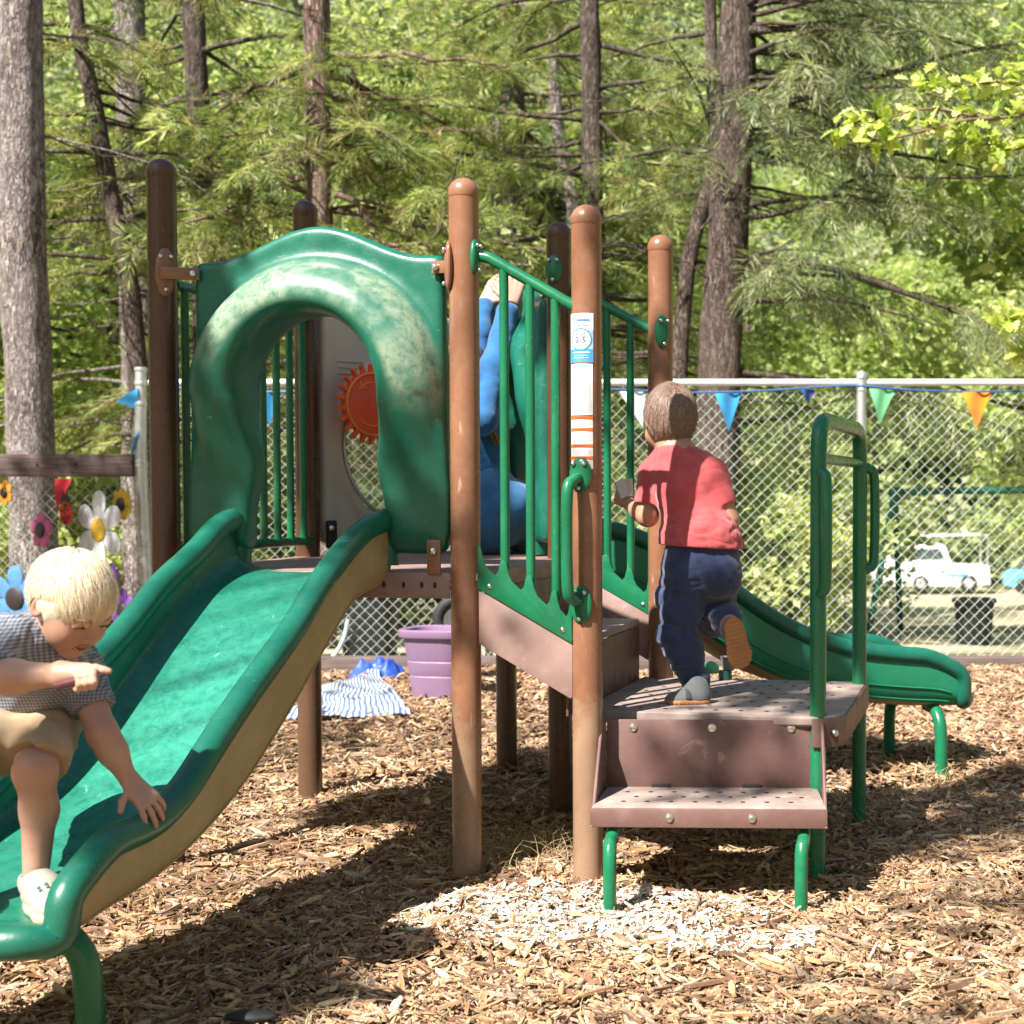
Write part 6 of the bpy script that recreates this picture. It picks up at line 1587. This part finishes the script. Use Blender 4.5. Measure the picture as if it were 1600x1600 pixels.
s.warp(folds((15, 15, 20), .0045, 33)); v, f = s.mesh(1); obj('sweater', v, f, M['bluek'], gb_)
s = SDF(np.array([-1.25, 5.05, .87]), np.array([-.50, 5.90, 1.40]), .006)
s.ell(pel + np.array([-.01, 0, .06]), (.125, .12, .175), None, 0)
for q in (0, .10): s.chain([pel + np.array([0, q, 0]), KA + np.array([0, q, 0])], [.10, .082], .03); s.chain([KA + np.array([0, q, 0]), FA_ + np.array([0, q, 0])], [.075, .06], .03)
s.warp(folds((9, 9, 10), .006, 41)); s.cut(np.array([0, 0, DZ + .002]), -Z); v, f = s.mesh(1); obj('trousers', v, f, M['denim'], gb_)
wd = nz(WA - EA); c1 = nz(np.cross(wd, [0, 1, 0])); c2 = np.cross(wd, c1)
MB().add(tube([WA - wd * .004 + (c1 * math.cos(q) + c2 * math.sin(q)) * .026 for q in th_], .004, 6, False)).build('bracelet', plain('maroon_band', (.25, .04, .06), .6), gb_)

# ================================================================ THINGS ROUND THE PLAYGROUND
def paint(name, c, rough=.5, var=.3): return plain(name, c, rough, var=var, scale=26)
# ---- painted flower cut-outs hung on the fence
def flower(name, cx, cy, rx, n, pet, cen, label, rot=35, inner=.30, wid=.55, start=90, hub=None):
    Yf = FY - .10; c = at(cx, cy, Yf); q = Yf / F; Rr = rx * q
    ax = np.array([math.cos(R(rot)), -math.sin(R(rot)), 0]); nn_ = np.cross(ax, Z)
    r_ = root(name, c, label, 'flower ornament', 'painted flower cut-outs on the fence')
    for k in range(n):
        a = R(start) + 2 * np.pi * k / n; d = np.array([math.cos(a), math.sin(a)]); s_ = np.array([-d[1], d[0]])
        o = [tuple(d * Rr * (.18 + .82 * t) + s_ * Rr * wid * .5 * w) for t, w in ((0, .35), (.25, .75), (.55, 1), (.8, .9), (.95, .5), (1, 0), (.95, -.5), (.8, -.9), (.55, -1), (.25, -.75), (0, -.35))]
        MB().add(prism(o, .012, c + nn_ * (.003 * (k % 2)), ax, Z, .003)).build('petal', pet, r_)
    MB().add(lathe([(Rr * inner, .008), (Rr * inner, .022), (Rr * inner * .8, .030), (.002, .033)], c, 24, nn_)).build('centre', cen, r_)
    if hub: MB().add(tube([c - nn_ * .002 , c + np.array([0, .09, .0])], .004, 6)).build('hanger', M['galv'], r_)
    return r_
wh, ye, dk = paint('white_paint', (.66, .68, .70)), paint('yellow_paint', (.60, .38, .03)), paint('dark_brown_paint', (.03, .022, .025))
flower('daisy_ornament', 157, 828, 62, 6, wh, ye, 'large white daisy cut-out with a yellow centre on the fence', inner=.29, wid=.56, start=90, hub=1)
flower('sunflower_ornament', 192, 788, 26, 9, ye, dk, 'small yellow flower cut-out with a dark centre beside the white daisy', inner=.40, wid=.52, hub=1)
flower('flower_ornament', 66, 829, 28, 5, paint('pink_paint', (.45, .09, .24)), dk, 'small magenta flower cut-out in front of the pale pine trunk', inner=.42, wid=.85, hub=1)
flower('flower_ornament', 26, 935, 52, 6, paint('blue_paint', (.08, .22, .42)), dk, 'big steel-blue flower cut-out low beside the blond child', inner=.34, wid=.6, rot=20, hub=1)
flower('flower_ornament', 194, 953, 34, 6, paint('purple_paint', (.17, .05, .30)), dk, 'purple flower cut-out between the blond child and the slide', inner=.36, wid=.6, hub=1)
flower('flower_ornament', 176, 900, 20, 5, bpy.data.materials['purple_paint'], dk, 'tiny purple flower cut-out below the white daisy', inner=.4, wid=.8, hub=1)
flower('flower_ornament', 10, 770, 20, 6, paint('orange_paint', (.75, .28, .03)), dk, 'orange flower cut-out at the very left under the beam', inner=.4, wid=.7, hub=1)
c = at(105, 802, FY - .10); ax = np.array([math.cos(R(30)), -math.sin(R(30)), 0]); nn_ = np.cross(ax, Z)
lb = root('ladybird_ornament', c, 'red spotted ladybird cut-out on the fence left of the white daisy', 'ladybird ornament')
tl = R(8); bx = ax * math.cos(tl) + Z * math.sin(tl); bz = -ax * math.sin(tl) + Z * math.cos(tl)
ov = [(.058 * math.cos(a), .075 * math.sin(a)) for a in np.linspace(0, 2 * np.pi, 28, endpoint=False)]
MB().add(prism(ov, .015, c, bx, bz, .005)).build('shell', paint('ladybird_red', (.55, .03, .02)), lb)
MB().add(prism([(.04 * math.cos(a), .075 + .045 * max(-.25, math.sin(a))) for a in np.linspace(0, 2 * np.pi, 22, endpoint=False)], .013, c, bx, bz, .003)).build('head', dk, lb)
mb = MB().add(rbox(c + nn_ * .016 + bz * -.005, (.006, .14, .004), bx, bz, nn_, .001))
for x, y in ((-.028, .02), (.028, .02), (-.03, -.03), (.03, -.03), (-.016, -.055), (.016, .05)): mb.add(lathe([(.010, .0), (.009, .004)], c + nn_ * .0155 + bx * x + bz * y, 12, nn_))
mb.build('spots', dk, lb)
for g_ in (-1, 1): MB().add(tube([c + bz * .11 + bx * .012 * g_, c + bz * .15 + bx * .03 * g_, c + bz * .155 + bx * .05 * g_], .004, 6)).build('antenna', dk, lb)

# ---- bunting along the fence
Yb = FY - .06
bun = root('bunting', at(1200, 612, Yb), 'blue cord with coloured pennants strung below the fence top rail', 'bunting')
cord = [at(x, y, Yb) for x, y in ((240, 604), (420, 612), (620, 606), (790, 612), (950, 608), (1060, 613), (1180, 611), (1290, 604), (1345, 603), (1420, 609), (1520, 612), (1620, 610), (1760, 604))]
MB().add(tube(smooth_path(cord, 90), .0065, 6)).build('cord', paint('blue_cord', (.02, .10, .34)), bun)
def pennant(parent, pts, mat, bulge=.02, Y=Yb):
    a, b_, c_ = [at(x, y, Y) for x, y in pts]; vs, fs, n = [], [], 8
    for i in range(n + 1):
        for j in range(n + 1 - i):
            u, w = i / n, j / n; p = a * (1 - u - w) + b_ * u + c_ * w
            vs.append(p + np.array([0, -bulge * math.sin(6 * u + 4 * w), 0]))
    ix = {}; k = 0
    for i in range(n + 1):
        for j in range(n + 1 - i): ix[i, j] = k; k += 1
    for i in range(n):
        for j in range(n - i):
            fs.append((ix[i, j], ix[i + 1, j], ix[i, j + 1]))
            if j < n - i - 1: fs.append((ix[i + 1, j], ix[i + 1, j + 1], ix[i, j + 1]))
    v = np.array(vs); m_ = len(v); v = np.vstack([v, v + np.array([0, .002, 0])]); fs = fs + [tuple(q + m_ for q in f[::-1]) for f in fs]
    return MB().add((v, fs)).build('pennant', mat, parent, sharp=None)
def flagm(n, c): 
    m = cloth(n, c, tuple(x * .85 for x in c), 500, .15); return m
fb, fg, fo_, fw, fr_ = flagm('flag_blue', (.04, .30, .62)), flagm('flag_green', (.16, .55, .26)), flagm('flag_orange', (.85, .30, .03)), flagm('flag_white', (.66, .74, .82)), flagm('flag_red', (.72, .06, .08))
for pts, mt in ((((1117, 615), (1158, 614), (1139, 674)), fb), (((1358, 607), (1398, 610), (1375, 664)), fg), (((1502, 613), (1550, 612), (1527, 670)), fo_), (((968, 612), (1008, 612), (1004, 668)), fw), (((1250, 608), (1274, 608), (1264, 632)), flagm('flag_navy', (.03, .08, .26))), (((640, 608), (680, 609), (660, 662)), fo_), (((400, 612), (440, 612), (420, 664)), fb)): pennant(bun, pts, mt)
for pts, mt, nm, lb_ in ((((216, 606), (217, 640), (180, 627)), fb, 'pennant', 'pale blue pennant blown sideways beside the tall fence post'), (((216, 672), (217, 694), (203, 712)), fb, 'pennant', 'narrow blue pennant end hanging above the wooden beam'), (((86, 748), (112, 748), (88, 796)), fr_, 'pennant', 'red pennant hanging below the wooden beam beside the ladybird')):
    o = pennant(None, pts, mt, .012, FY - .08); tag(o, lb_, 'pennant')

# ---- behind the fence: pickup, car, pipe frame, bins
YT = 60.0
tr = root('pickup_truck', at(1455, 925, YT), 'white pickup truck with a ladder rack parked beyond the fence', 'pickup truck')
white = plain('white_vehicle_paint', (.80, .80, .80), .3, var=.04); glass = plain('vehicle_glass', (.06, .08, .085), .12, spec=.8, var=.1)
def px2(pts, Y): return [((x - CX) / F * Y, at(x, y, Y)[2]) for x, y in pts]
def slab(pts, Y, y0, t_, bev): return prism(px2(pts, Y)[::-1], t_, (0, Y + y0, 0), (1, 0, 0), Z, bev)
def slab_(pts, Y, y0, y1, bev=.05):
    v, f = prism(px2(pts, Y), y1 - y0, (0, 0, 0), (1, 0, 0), Z, bev); v[:, 1] = (Y + y1) - (v[:, 1] - v[:, 1].min()) if False else v[:, 1] - v[:, 1].min() + Y + y0; return v, f
MB().add(slab_([(1372, 917), (1367, 905), (1368, 886), (1376, 878), (1392, 875), (1488, 877), (1490, 917)], YT, 0, 1.85, .08)).build('body', white, tr)
MB().add(slab_([(1390, 876), (1400, 858), (1411, 850), (1470, 850), (1479, 855), (1488, 878)], YT, .12, 1.73, .06)).build('cab', white, tr)
MB().add(slab_([(1489, 882), (1547, 885), (1549, 914), (1489, 917)], YT, .02, 1.83, .05)).build('bed', white, tr)
MB().add(slab_([(1419, 858), (1469, 857), (1478, 874), (1418, 875)], YT, .07, .14, .01)).build('side_window', glass, tr)
MB().add(slab_([(1392, 875), (1403, 859), (1407, 859), (1406, 875)], YT, .08, .15, .01)).build('side_window', glass, tr)
wheelm = plain('tyre', (.025, .025, .025), .8); 
for px in (1439, 1514):
    cw = at(px, 912, YT); w = MB().add(lathe([(.30, -.02), (.36, .02), (.36, .2), (.3, .24)], cw, 24, (0, 1, 0))).build('wheel', wheelm, tr); MB().add(lathe([(.2, -.03), (.18, -.05), (.06, -.06)], cw, 18, (0, 1, 0))).build('rim', M['galv'], w)
rk = MB()
for yy in (.15, 1.7):
    pts = [at(1420, 850, YT), at(1420, 839, YT), at(1544, 836, YT), at(1544, 886, YT)]; rk.add(tube([p + np.array([0, yy, 0]) for p in pts], .04, 6))
for px in (1420, 1482, 1544): rk.add(tube([at(px, 837.5, YT) + np.array([0, .15, 0]), at(px, 837.5, YT) + np.array([0, 1.7, 0])], .035, 6))
rk.build('ladder_rack', M['galv'], tr)
mb = MB()
for i in range(9): mb.add(rbox(at(1479 + i * 4.1, 898 + (i % 3) * .5, YT) + np.array([0, -.004, 0]), (.085, .012, .12 + .06 * (i in (0, 5))), bevel=.003))
mb.build('door_lettering', M['blue_s'], tr)
MB().add(slab_([(1469, 896), (1470, 888), (1473, 893), (1476, 889), (1476, 896)], YT, -.012, .004, .002)).build('emblem', M['orange'], tr)
MB().add(rbox(at(1369, 909, YT) + np.array([0, .9, 0]), (.14, 1.8, .2), bevel=.04)).build('bumper', M['galv'], tr)
YC = 57.0
ca = root('parked_car', at(1640, 926, YC), 'light blue car cut by the right edge beyond the fence', 'car')
cb = plain('blue_vehicle_paint', (.12, .40, .55), .3, var=.05)
MB().add(slab_([(1580, 918), (1580, 900), (1588, 893), (1620, 888), (1690, 888), (1705, 900), (1705, 918)], YC, 0, 1.75, .08)).build('body', cb, ca)
MB().add(slab_([(1598, 891), (1612, 876), (1625, 872), (1668, 872), (1690, 890)], YC, .12, 1.6, .06)).build('cab', glass, ca)
for px in (1600, 1685): MB().add(lathe([(.28, -.02), (.33, .02), (.33, .2), (.28, .22)], at(px, 915, YC), 22, (0, 1, 0))).build('wheel', wheelm, ca)
YP = 13.0
pf = root('pipe_frame', (at(1380, 960, YP)[0], YP, float(terr(at(1380, 960, YP)[0], YP))), 'dark green pipe frame with a leaning leg seen through the fence', 'pipe frame')
gpipe = plastic('dark_green_pipe', (.006, .10, .06), rough=.4)
MB().add(tube([at(1398, 770, YP), at(1480, 767, YP), at(1600, 766, YP), at(1800, 764, YP)], .032, 12)).build('crossbar', gpipe, pf)
for x0, x1, dy in ((1398, 1352, 0), (1800, 1850, 0), (1398, 1440, 1.4), (1800, 1770, 1.4)):
    p0 = at(x0, 770, YP); p1 = at(x1, 985, YP) + np.array([0, dy, 0]); p1[2] = terr(p1[0], p1[1]) - .1
    MB().add(tube([p0, p1], .03, 12)).build('leg', gpipe, pf)
MB().add(rbox(at(1400, 772, YP), (.13, .10, .12), bevel=.03)).build('joint', gpipe, pf)
def tubcontainer(levels, c, n=40, p=4.0, rot=0.0, tilt=0):
    vs = []
    for z_, a, b_ in levels:
        th = np.linspace(0, 2 * np.pi, n, endpoint=False)
        x = a * np.sign(np.cos(th)) * np.abs(np.cos(th)) ** (2 / p); y = b_ * np.sign(np.sin(th)) * np.abs(np.sin(th)) ** (2 / p)
        vs.append(np.stack([c[0] + x * math.cos(rot) - y * math.sin(rot), c[1] + x * math.sin(rot) + y * math.cos(rot), np.full(n, c[2] + z_)], -1))
    m_ = len(vs); f = [(i * n + j, i * n + (j + 1) % n, (i + 1) * n + (j + 1) % n, (i + 1) * n + j) for i in range(m_ - 1) for j in range(n)]
    f += [tuple(range(n))[::-1], tuple((m_ - 1) * n + j for j in range(n))]
    return np.concatenate(vs), f
blk = plastic('black_bin_plastic', (.022, .022, .024), rough=.5, dust=.3, dustc=(.1, .1, .1))
X = at(578, 960, 10.3)[0]
tag(MB().add(tubcontainer([(-.05, .17, .15), (.42, .2, .18), (.43, .22, .2), (.46, .22, .2), (.47, .2, .18), (.44, .18, .16), (.05, .15, .13)], (X, 10.3, float(terr(X, 10.3))))).build('storage_bin', blk), 'black storage bin behind the fence under the deck', 'bin')
X = at(1522, 970, 13.4)[0]
tag(MB().add(tubcontainer([(-.05, .15, .15), (.36, .18, .18), (.37, .2, .2), (.40, .2, .2), (.41, .18, .18), (.3, .15, .15), (.05, .13, .13)], (X, 13.4, float(terr(X, 13.4))), p=2.2)).build('planter_tub', blk), 'dark round tub standing beyond the fence below the truck', 'tub')
tag(MB().add(tube(smooth_path([at(544, 968, FY - .05), at(536, 1000, FY - .05), at(516, 1030, FY - .08), at(480, 1045, FY - .14)], 20), .013, 10)).build('hose', plain('pale_hose', (.50, .62, .60), .5)), 'pale curved hose leaning on the fence behind the front slide', 'hose')
# ---- purple tub, blue cloth, striped towel, tyre, pail
tcn = at_z(690, 1090, 0.0); tcn[2] = .005
pur = plastic('purple_plastic', (.23, .115, .30), (.19, .09, .25), .5, scuff=(.4, .32, .4), scuff_amt=.5, dust=.4, dustc=(.33, .24, .36), grime=(.22, .14, .2))
tub = root('storage_tub', tcn, 'faded purple plastic tub standing on the chips behind the front post', 'tub')
v, f = tubcontainer([(z_, a_ * .9, b_ * .9) for z_, a_, b_ in [(0, .150, .12), (.01, .165, .135), (.12, .180, .148), (.125, .176, .144), (.135, .181, .149), (.20, .192, .158), (.205, .188, .154), (.215, .193, .159), (.33, .213, .176), (.335, .235, .198), (.345, .240, .203), (.37, .240, .203), (.378, .228, .19), (.37, .208, .170), (.05, .15, .12)]], tcn, 56, 3.4, R(-12))
MB().add((v, f)).build('tub_body', pur, tub)
def crumple(name, c, r, mat, seed, amp=.05, sc_=(14, 14, 14), cutz=0.004):
    s = SDF(np.asarray(c) - np.asarray(r) * 1.6, np.asarray(c) + np.asarray(r) * 1.6, .008)
    s.ell(c, r, None, 0)
    def fn(g): 
        n_ = fbm(g * np.array(sc_), 1, seed, 3); return -(np.abs(n_ - .5) * 2) * amp * 2 + amp * .4
    s.warp(fn); s.cut((0, 0, cutz), -Z); v, f = s.mesh(1); return obj(name, v, f, mat)
bc = at_z(590, 1062, 0); bc[2] = .075
nq = 70; ua, va_ = np.meshgrid(np.linspace(-1, 1, nq), np.linspace(-1, 1, nq), indexing='ij'); rr2 = np.sqrt(ua ** 2 + va_ ** 2)
Q = np.stack([bc[0] + ua * .17 * (1 + .3 * (fbm(np.stack([ua, va_, ua * 0], -1), 2, 5, 2) - .5)), bc[1] + va_ * .2, ua * 0], -1); rg_ = fbm(Q, 9, 61, 3); Q[..., 2] = .012 + np.clip(1.05 - rr2, 0, 1) ** .6 * (.08 + .20 * np.abs(rg_ - .5) * 2 + .03 * np.sin(ua * 7 + va_ * 4))
ii2 = np.arange(nq * nq).reshape(nq, nq); fq = np.stack([ii2[:-1, :-1], ii2[1:, :-1], ii2[1:, 1:], ii2[:-1, 1:]], -1).reshape(-1, 4); qq = Q.reshape(-1, 3)
tag(obj('tarpaulin', np.vstack([qq, qq - Z * .004]), np.vstack([fq, fq[:, ::-1] + nq * nq]), plastic('blue_sheet', (.03, .085, .48), (.02, .05, .34), .4)), 'crumpled bright blue plastic sheet heaped beside the purple tub', 'tarpaulin')
A_, B_, C_, D_ = at_z(505, 1080, .02), at_z(592, 1060, .02), at_z(645, 1117, .02), at_z(440, 1124, .02)
nu, nv = 121, 36; uu, vv = np.meshgrid(np.linspace(0, 1, nu), np.linspace(0, 1, nv), indexing='ij')
Pt = (A_[None, None] * ((1 - uu) * (1 - vv))[..., None] + B_[None, None] * (uu * (1 - vv))[..., None] + C_[None, None] * (uu * vv)[..., None] + D_[None, None] * ((1 - uu) * vv)[..., None])
Pt[..., 2] = terr(Pt[..., 0], Pt[..., 1]) + .028 + .10 * (fbm(Pt * np.array([1, 1, 0]), 7, 71, 3) - .42).clip(0) + .012 * np.sin(vv * 9 + uu * 3)
Pt[..., 1] += .05 * (fbm(Pt * np.array([1, 1, 0]), 5, 75, 2) - .5); Pt[..., 0] += .05 * (fbm(Pt * np.array([1, 1, 0]), 5, 76, 2) - .5)
st_ = (np.floor(uu * 40) % 2 == 0); cc = np.where(st_[..., None], np.array([.08, .13, .25]), np.array([.50, .52, .54]))
ii = np.arange(nu * nv).reshape(nu, nv); f = np.stack([ii[:-1, :-1], ii[1:, :-1], ii[1:, 1:], ii[:-1, 1:]], -1).reshape(-1, 4)
top = Pt.reshape(-1, 3); v = np.vstack([top, top - Z * .006]); f2 = np.vstack([f, f[:, ::-1] + nu * nv])
m, t, b = nt('striped_towel'); a = N(t, 'ShaderNodeAttribute', attribute_name='Col'); t.links.new(a.outputs['Color'], b.inputs['Base Color']); b.inputs['Roughness'].default_value = .95
tag(obj('towel', v, f2, m, cols=np.vstack([cc.reshape(-1, 3)] * 2)), 'blue and white striped towel spread on the chips behind the slide', 'towel')
rc = at_z(568, 1070, 0); rc[2] = .03
tag(crumple('toy_scoop', rc, (.07, .05, .035), plain('dark_red_toy', (.22, .045, .03), .5), 77, .02), 'small dark red toy lying between the towel and the blue sheet', 'toy')
tyc = at(716, 968, 8.6)
ty = root('ribbed_tyre', tyc, 'black ribbed tyre half hidden behind the front post', 'tyre')
MB().add(tube([tyc + np.array([.115 * math.cos(a), .02 * math.sin(a) * 0, .115 * math.sin(a)]) for a in np.linspace(0, 2 * np.pi, 41)], .034, 14, False)).build('tread_ring', M['black'], ty)
MB().add(lathe([(.085, -.015), (.085, .015)], tyc, 28, (0, 1, 0))).build('hub', plain('wheel_hub', (.09, .085, .08), .5), ty)
pc_ = at_z(760, 1050, 0); pc_[2] = .0
tag(MB().add(tubcontainer([(0, .085, .085), (.30, .11, .11), (.305, .118, .118), (.33, .118, .118), (.335, .108, .108), (.28, .1, .1), (.03, .08, .08)], pc_ + np.array([-.01, .5, 0]), 32, 2.0)).build('pail', plain('cream_pail', (.55, .50, .40), .5)), 'cream pail standing behind the front post under the steps', 'pail')
# ---- toys on the platform
q = at_z(1110, 1052, zP)
tag(MB().add(lathe([(.030, .0), (.032, .006), (.030, .022), (.020, .036), (.004, .042)], q + Z * .001, 24)).build('toy', plastic('mint_toy', (.10, .42, .25), rough=.4)), 'mint green domed toy cup upside down on the platform', 'toy')
q = at_z(1133, 1062, zP)
tag(MB().add(lathe([(.022, .0), (.023, .002), (.023, .030), (.019, .031), (.018, .006)], q + Z * .001, 24)).build('toy_cup', plastic('dark_green_toy', (.006, .085, .06), rough=.35)), 'small dark green toy cup on the platform by the raised shoe', 'toy')
q = at_z(1138, 1048, zP)
tag(MB().add(lathe([(.020, .0), (.028, .05), (.026, .05), (.018, .004)], q + Z * .001, 20)).build('toy_cup', plain('grey_toy', (.24, .25, .27), .5)), 'grey toy cup behind the dark green one on the platform', 'toy')
# ---- loose bits near the camera
def ground_path(pts, lift=.012, n=24):
    p = smooth_path(np.array([at_z(x, y, 0) for x, y in pts]), n); p[:, 2] = terr(p[:, 0], p[:, 1]) + lift; return p
twm = plain('twig_bark', (.30, .19, .13), .9, var=.4)
for pts, r_, lb_ in (([(1050, 1362), (1066, 1378), (1084, 1400), (1092, 1425), (1080, 1450)], .007, 'crooked twig lying on the pale chips between the step legs'), ([(1262, 1455), (1290, 1478), (1330, 1496), (1384, 1508)], .006, 'thin twig lying on the chips right of the step leg'), ([(470, 1342), (500, 1352), (540, 1372)], .008, 'short stick in the shade of the front slide')):
    p = ground_path(pts, .024); tag(MB().add(tube(p, np.linspace(r_, r_ * .5, len(p)), 8)).build('twig', twm), lb_, 'twig')
p = ground_path([(690, 1598), (780, 1596), (860, 1597), (950, 1599)], .006)
tag(MB().add(tube(p, .011, 10)).build('rope', plain('blue_rope', (.04, .05, .26), .7)), 'dark blue rope lying along the bottom edge of the picture', 'rope')
q = at_z(400, 1594, 0); q[2] = .008
tag(crumple('rubber_flap', q, (.06, .025, .012), M['black'], 91, .012, (9, 9, 9)), 'dark grey rubber scrap half buried in the chips near the bottom', 'scrap')
for (x, y), L_, rz, lb_ in (((1175, 1213), .075, 5, 'long pale wood chip resting against the step riser'), ((1250, 1216), .04, 60, 'short pale wood chip in the right corner of the step'), ((1105, 1222), .05, 15, 'brown wood chip lying on the middle of the step')):
    q = at_z(x, y + 4, zS + .004); ca_, sa_ = math.cos(R(rz)), math.sin(R(rz))
    ch_ = MB().add(prism([(-.5 * L_, -.1 * L_), (-.1 * L_, -.2 * L_), (.5 * L_, -.02 * L_), (.3 * L_, .16 * L_), (-.3 * L_, .14 * L_)], .006, q, (ca_, sa_, 0), (-sa_, ca_, 0), .001)).build('wood_chip', plain('pale_chip' + str(x), (.55, .40, .22), .85, var=.3)); tag(ch_, lb_, 'wood chip')

# ---- dry grass tufts at the feet of the posts
vs, fs, cs = [], [], []; k = 0
for tx, ty, n_, r_ in [(at_z(840, 1345)[0], at_z(840, 1345)[1], 150, .10), (at_z(760, 1372)[0], at_z(760, 1372)[1], 60, .06), (at_z(700, 1360)[0], at_z(700, 1360)[1], 40, .05), (at_z(1480, 1215)[0], at_z(1480, 1215)[1], 40, .08), (at_z(1330, 1295)[0], at_z(1330, 1295)[1], 40, .06)]:
    for i in range(n_):
        x, y = tx + random.gauss(0, r_), ty + random.gauss(0, r_ * .7); z = float(terr(x, y)); L = random.uniform(.04, .12); a = random.uniform(0, 6.28); ln = random.uniform(.3, 1.1)
        p = np.array([[x + math.cos(a) * ln * L * t * t, y + math.sin(a) * ln * L * t * t, z + L * t * (1 - .35 * ln * t)] for t in (0, .35, .7, 1)])
        v, f = tube(p, np.array([.0013, .0012, .0009, .0004]), 4, False); vs.append(v); fs += [tuple(q + k for q in g_) for g_ in f]; k += len(v)
        cs.append(np.tile(np.array(random.choice([(.55, .45, .26), (.46, .36, .19), (.38, .36, .16)])), (len(v), 1)))
tag(obj('dry_grass', np.concatenate(vs), np.array(fs), M['chip'], cols=np.concatenate(cs)), kind='stuff')
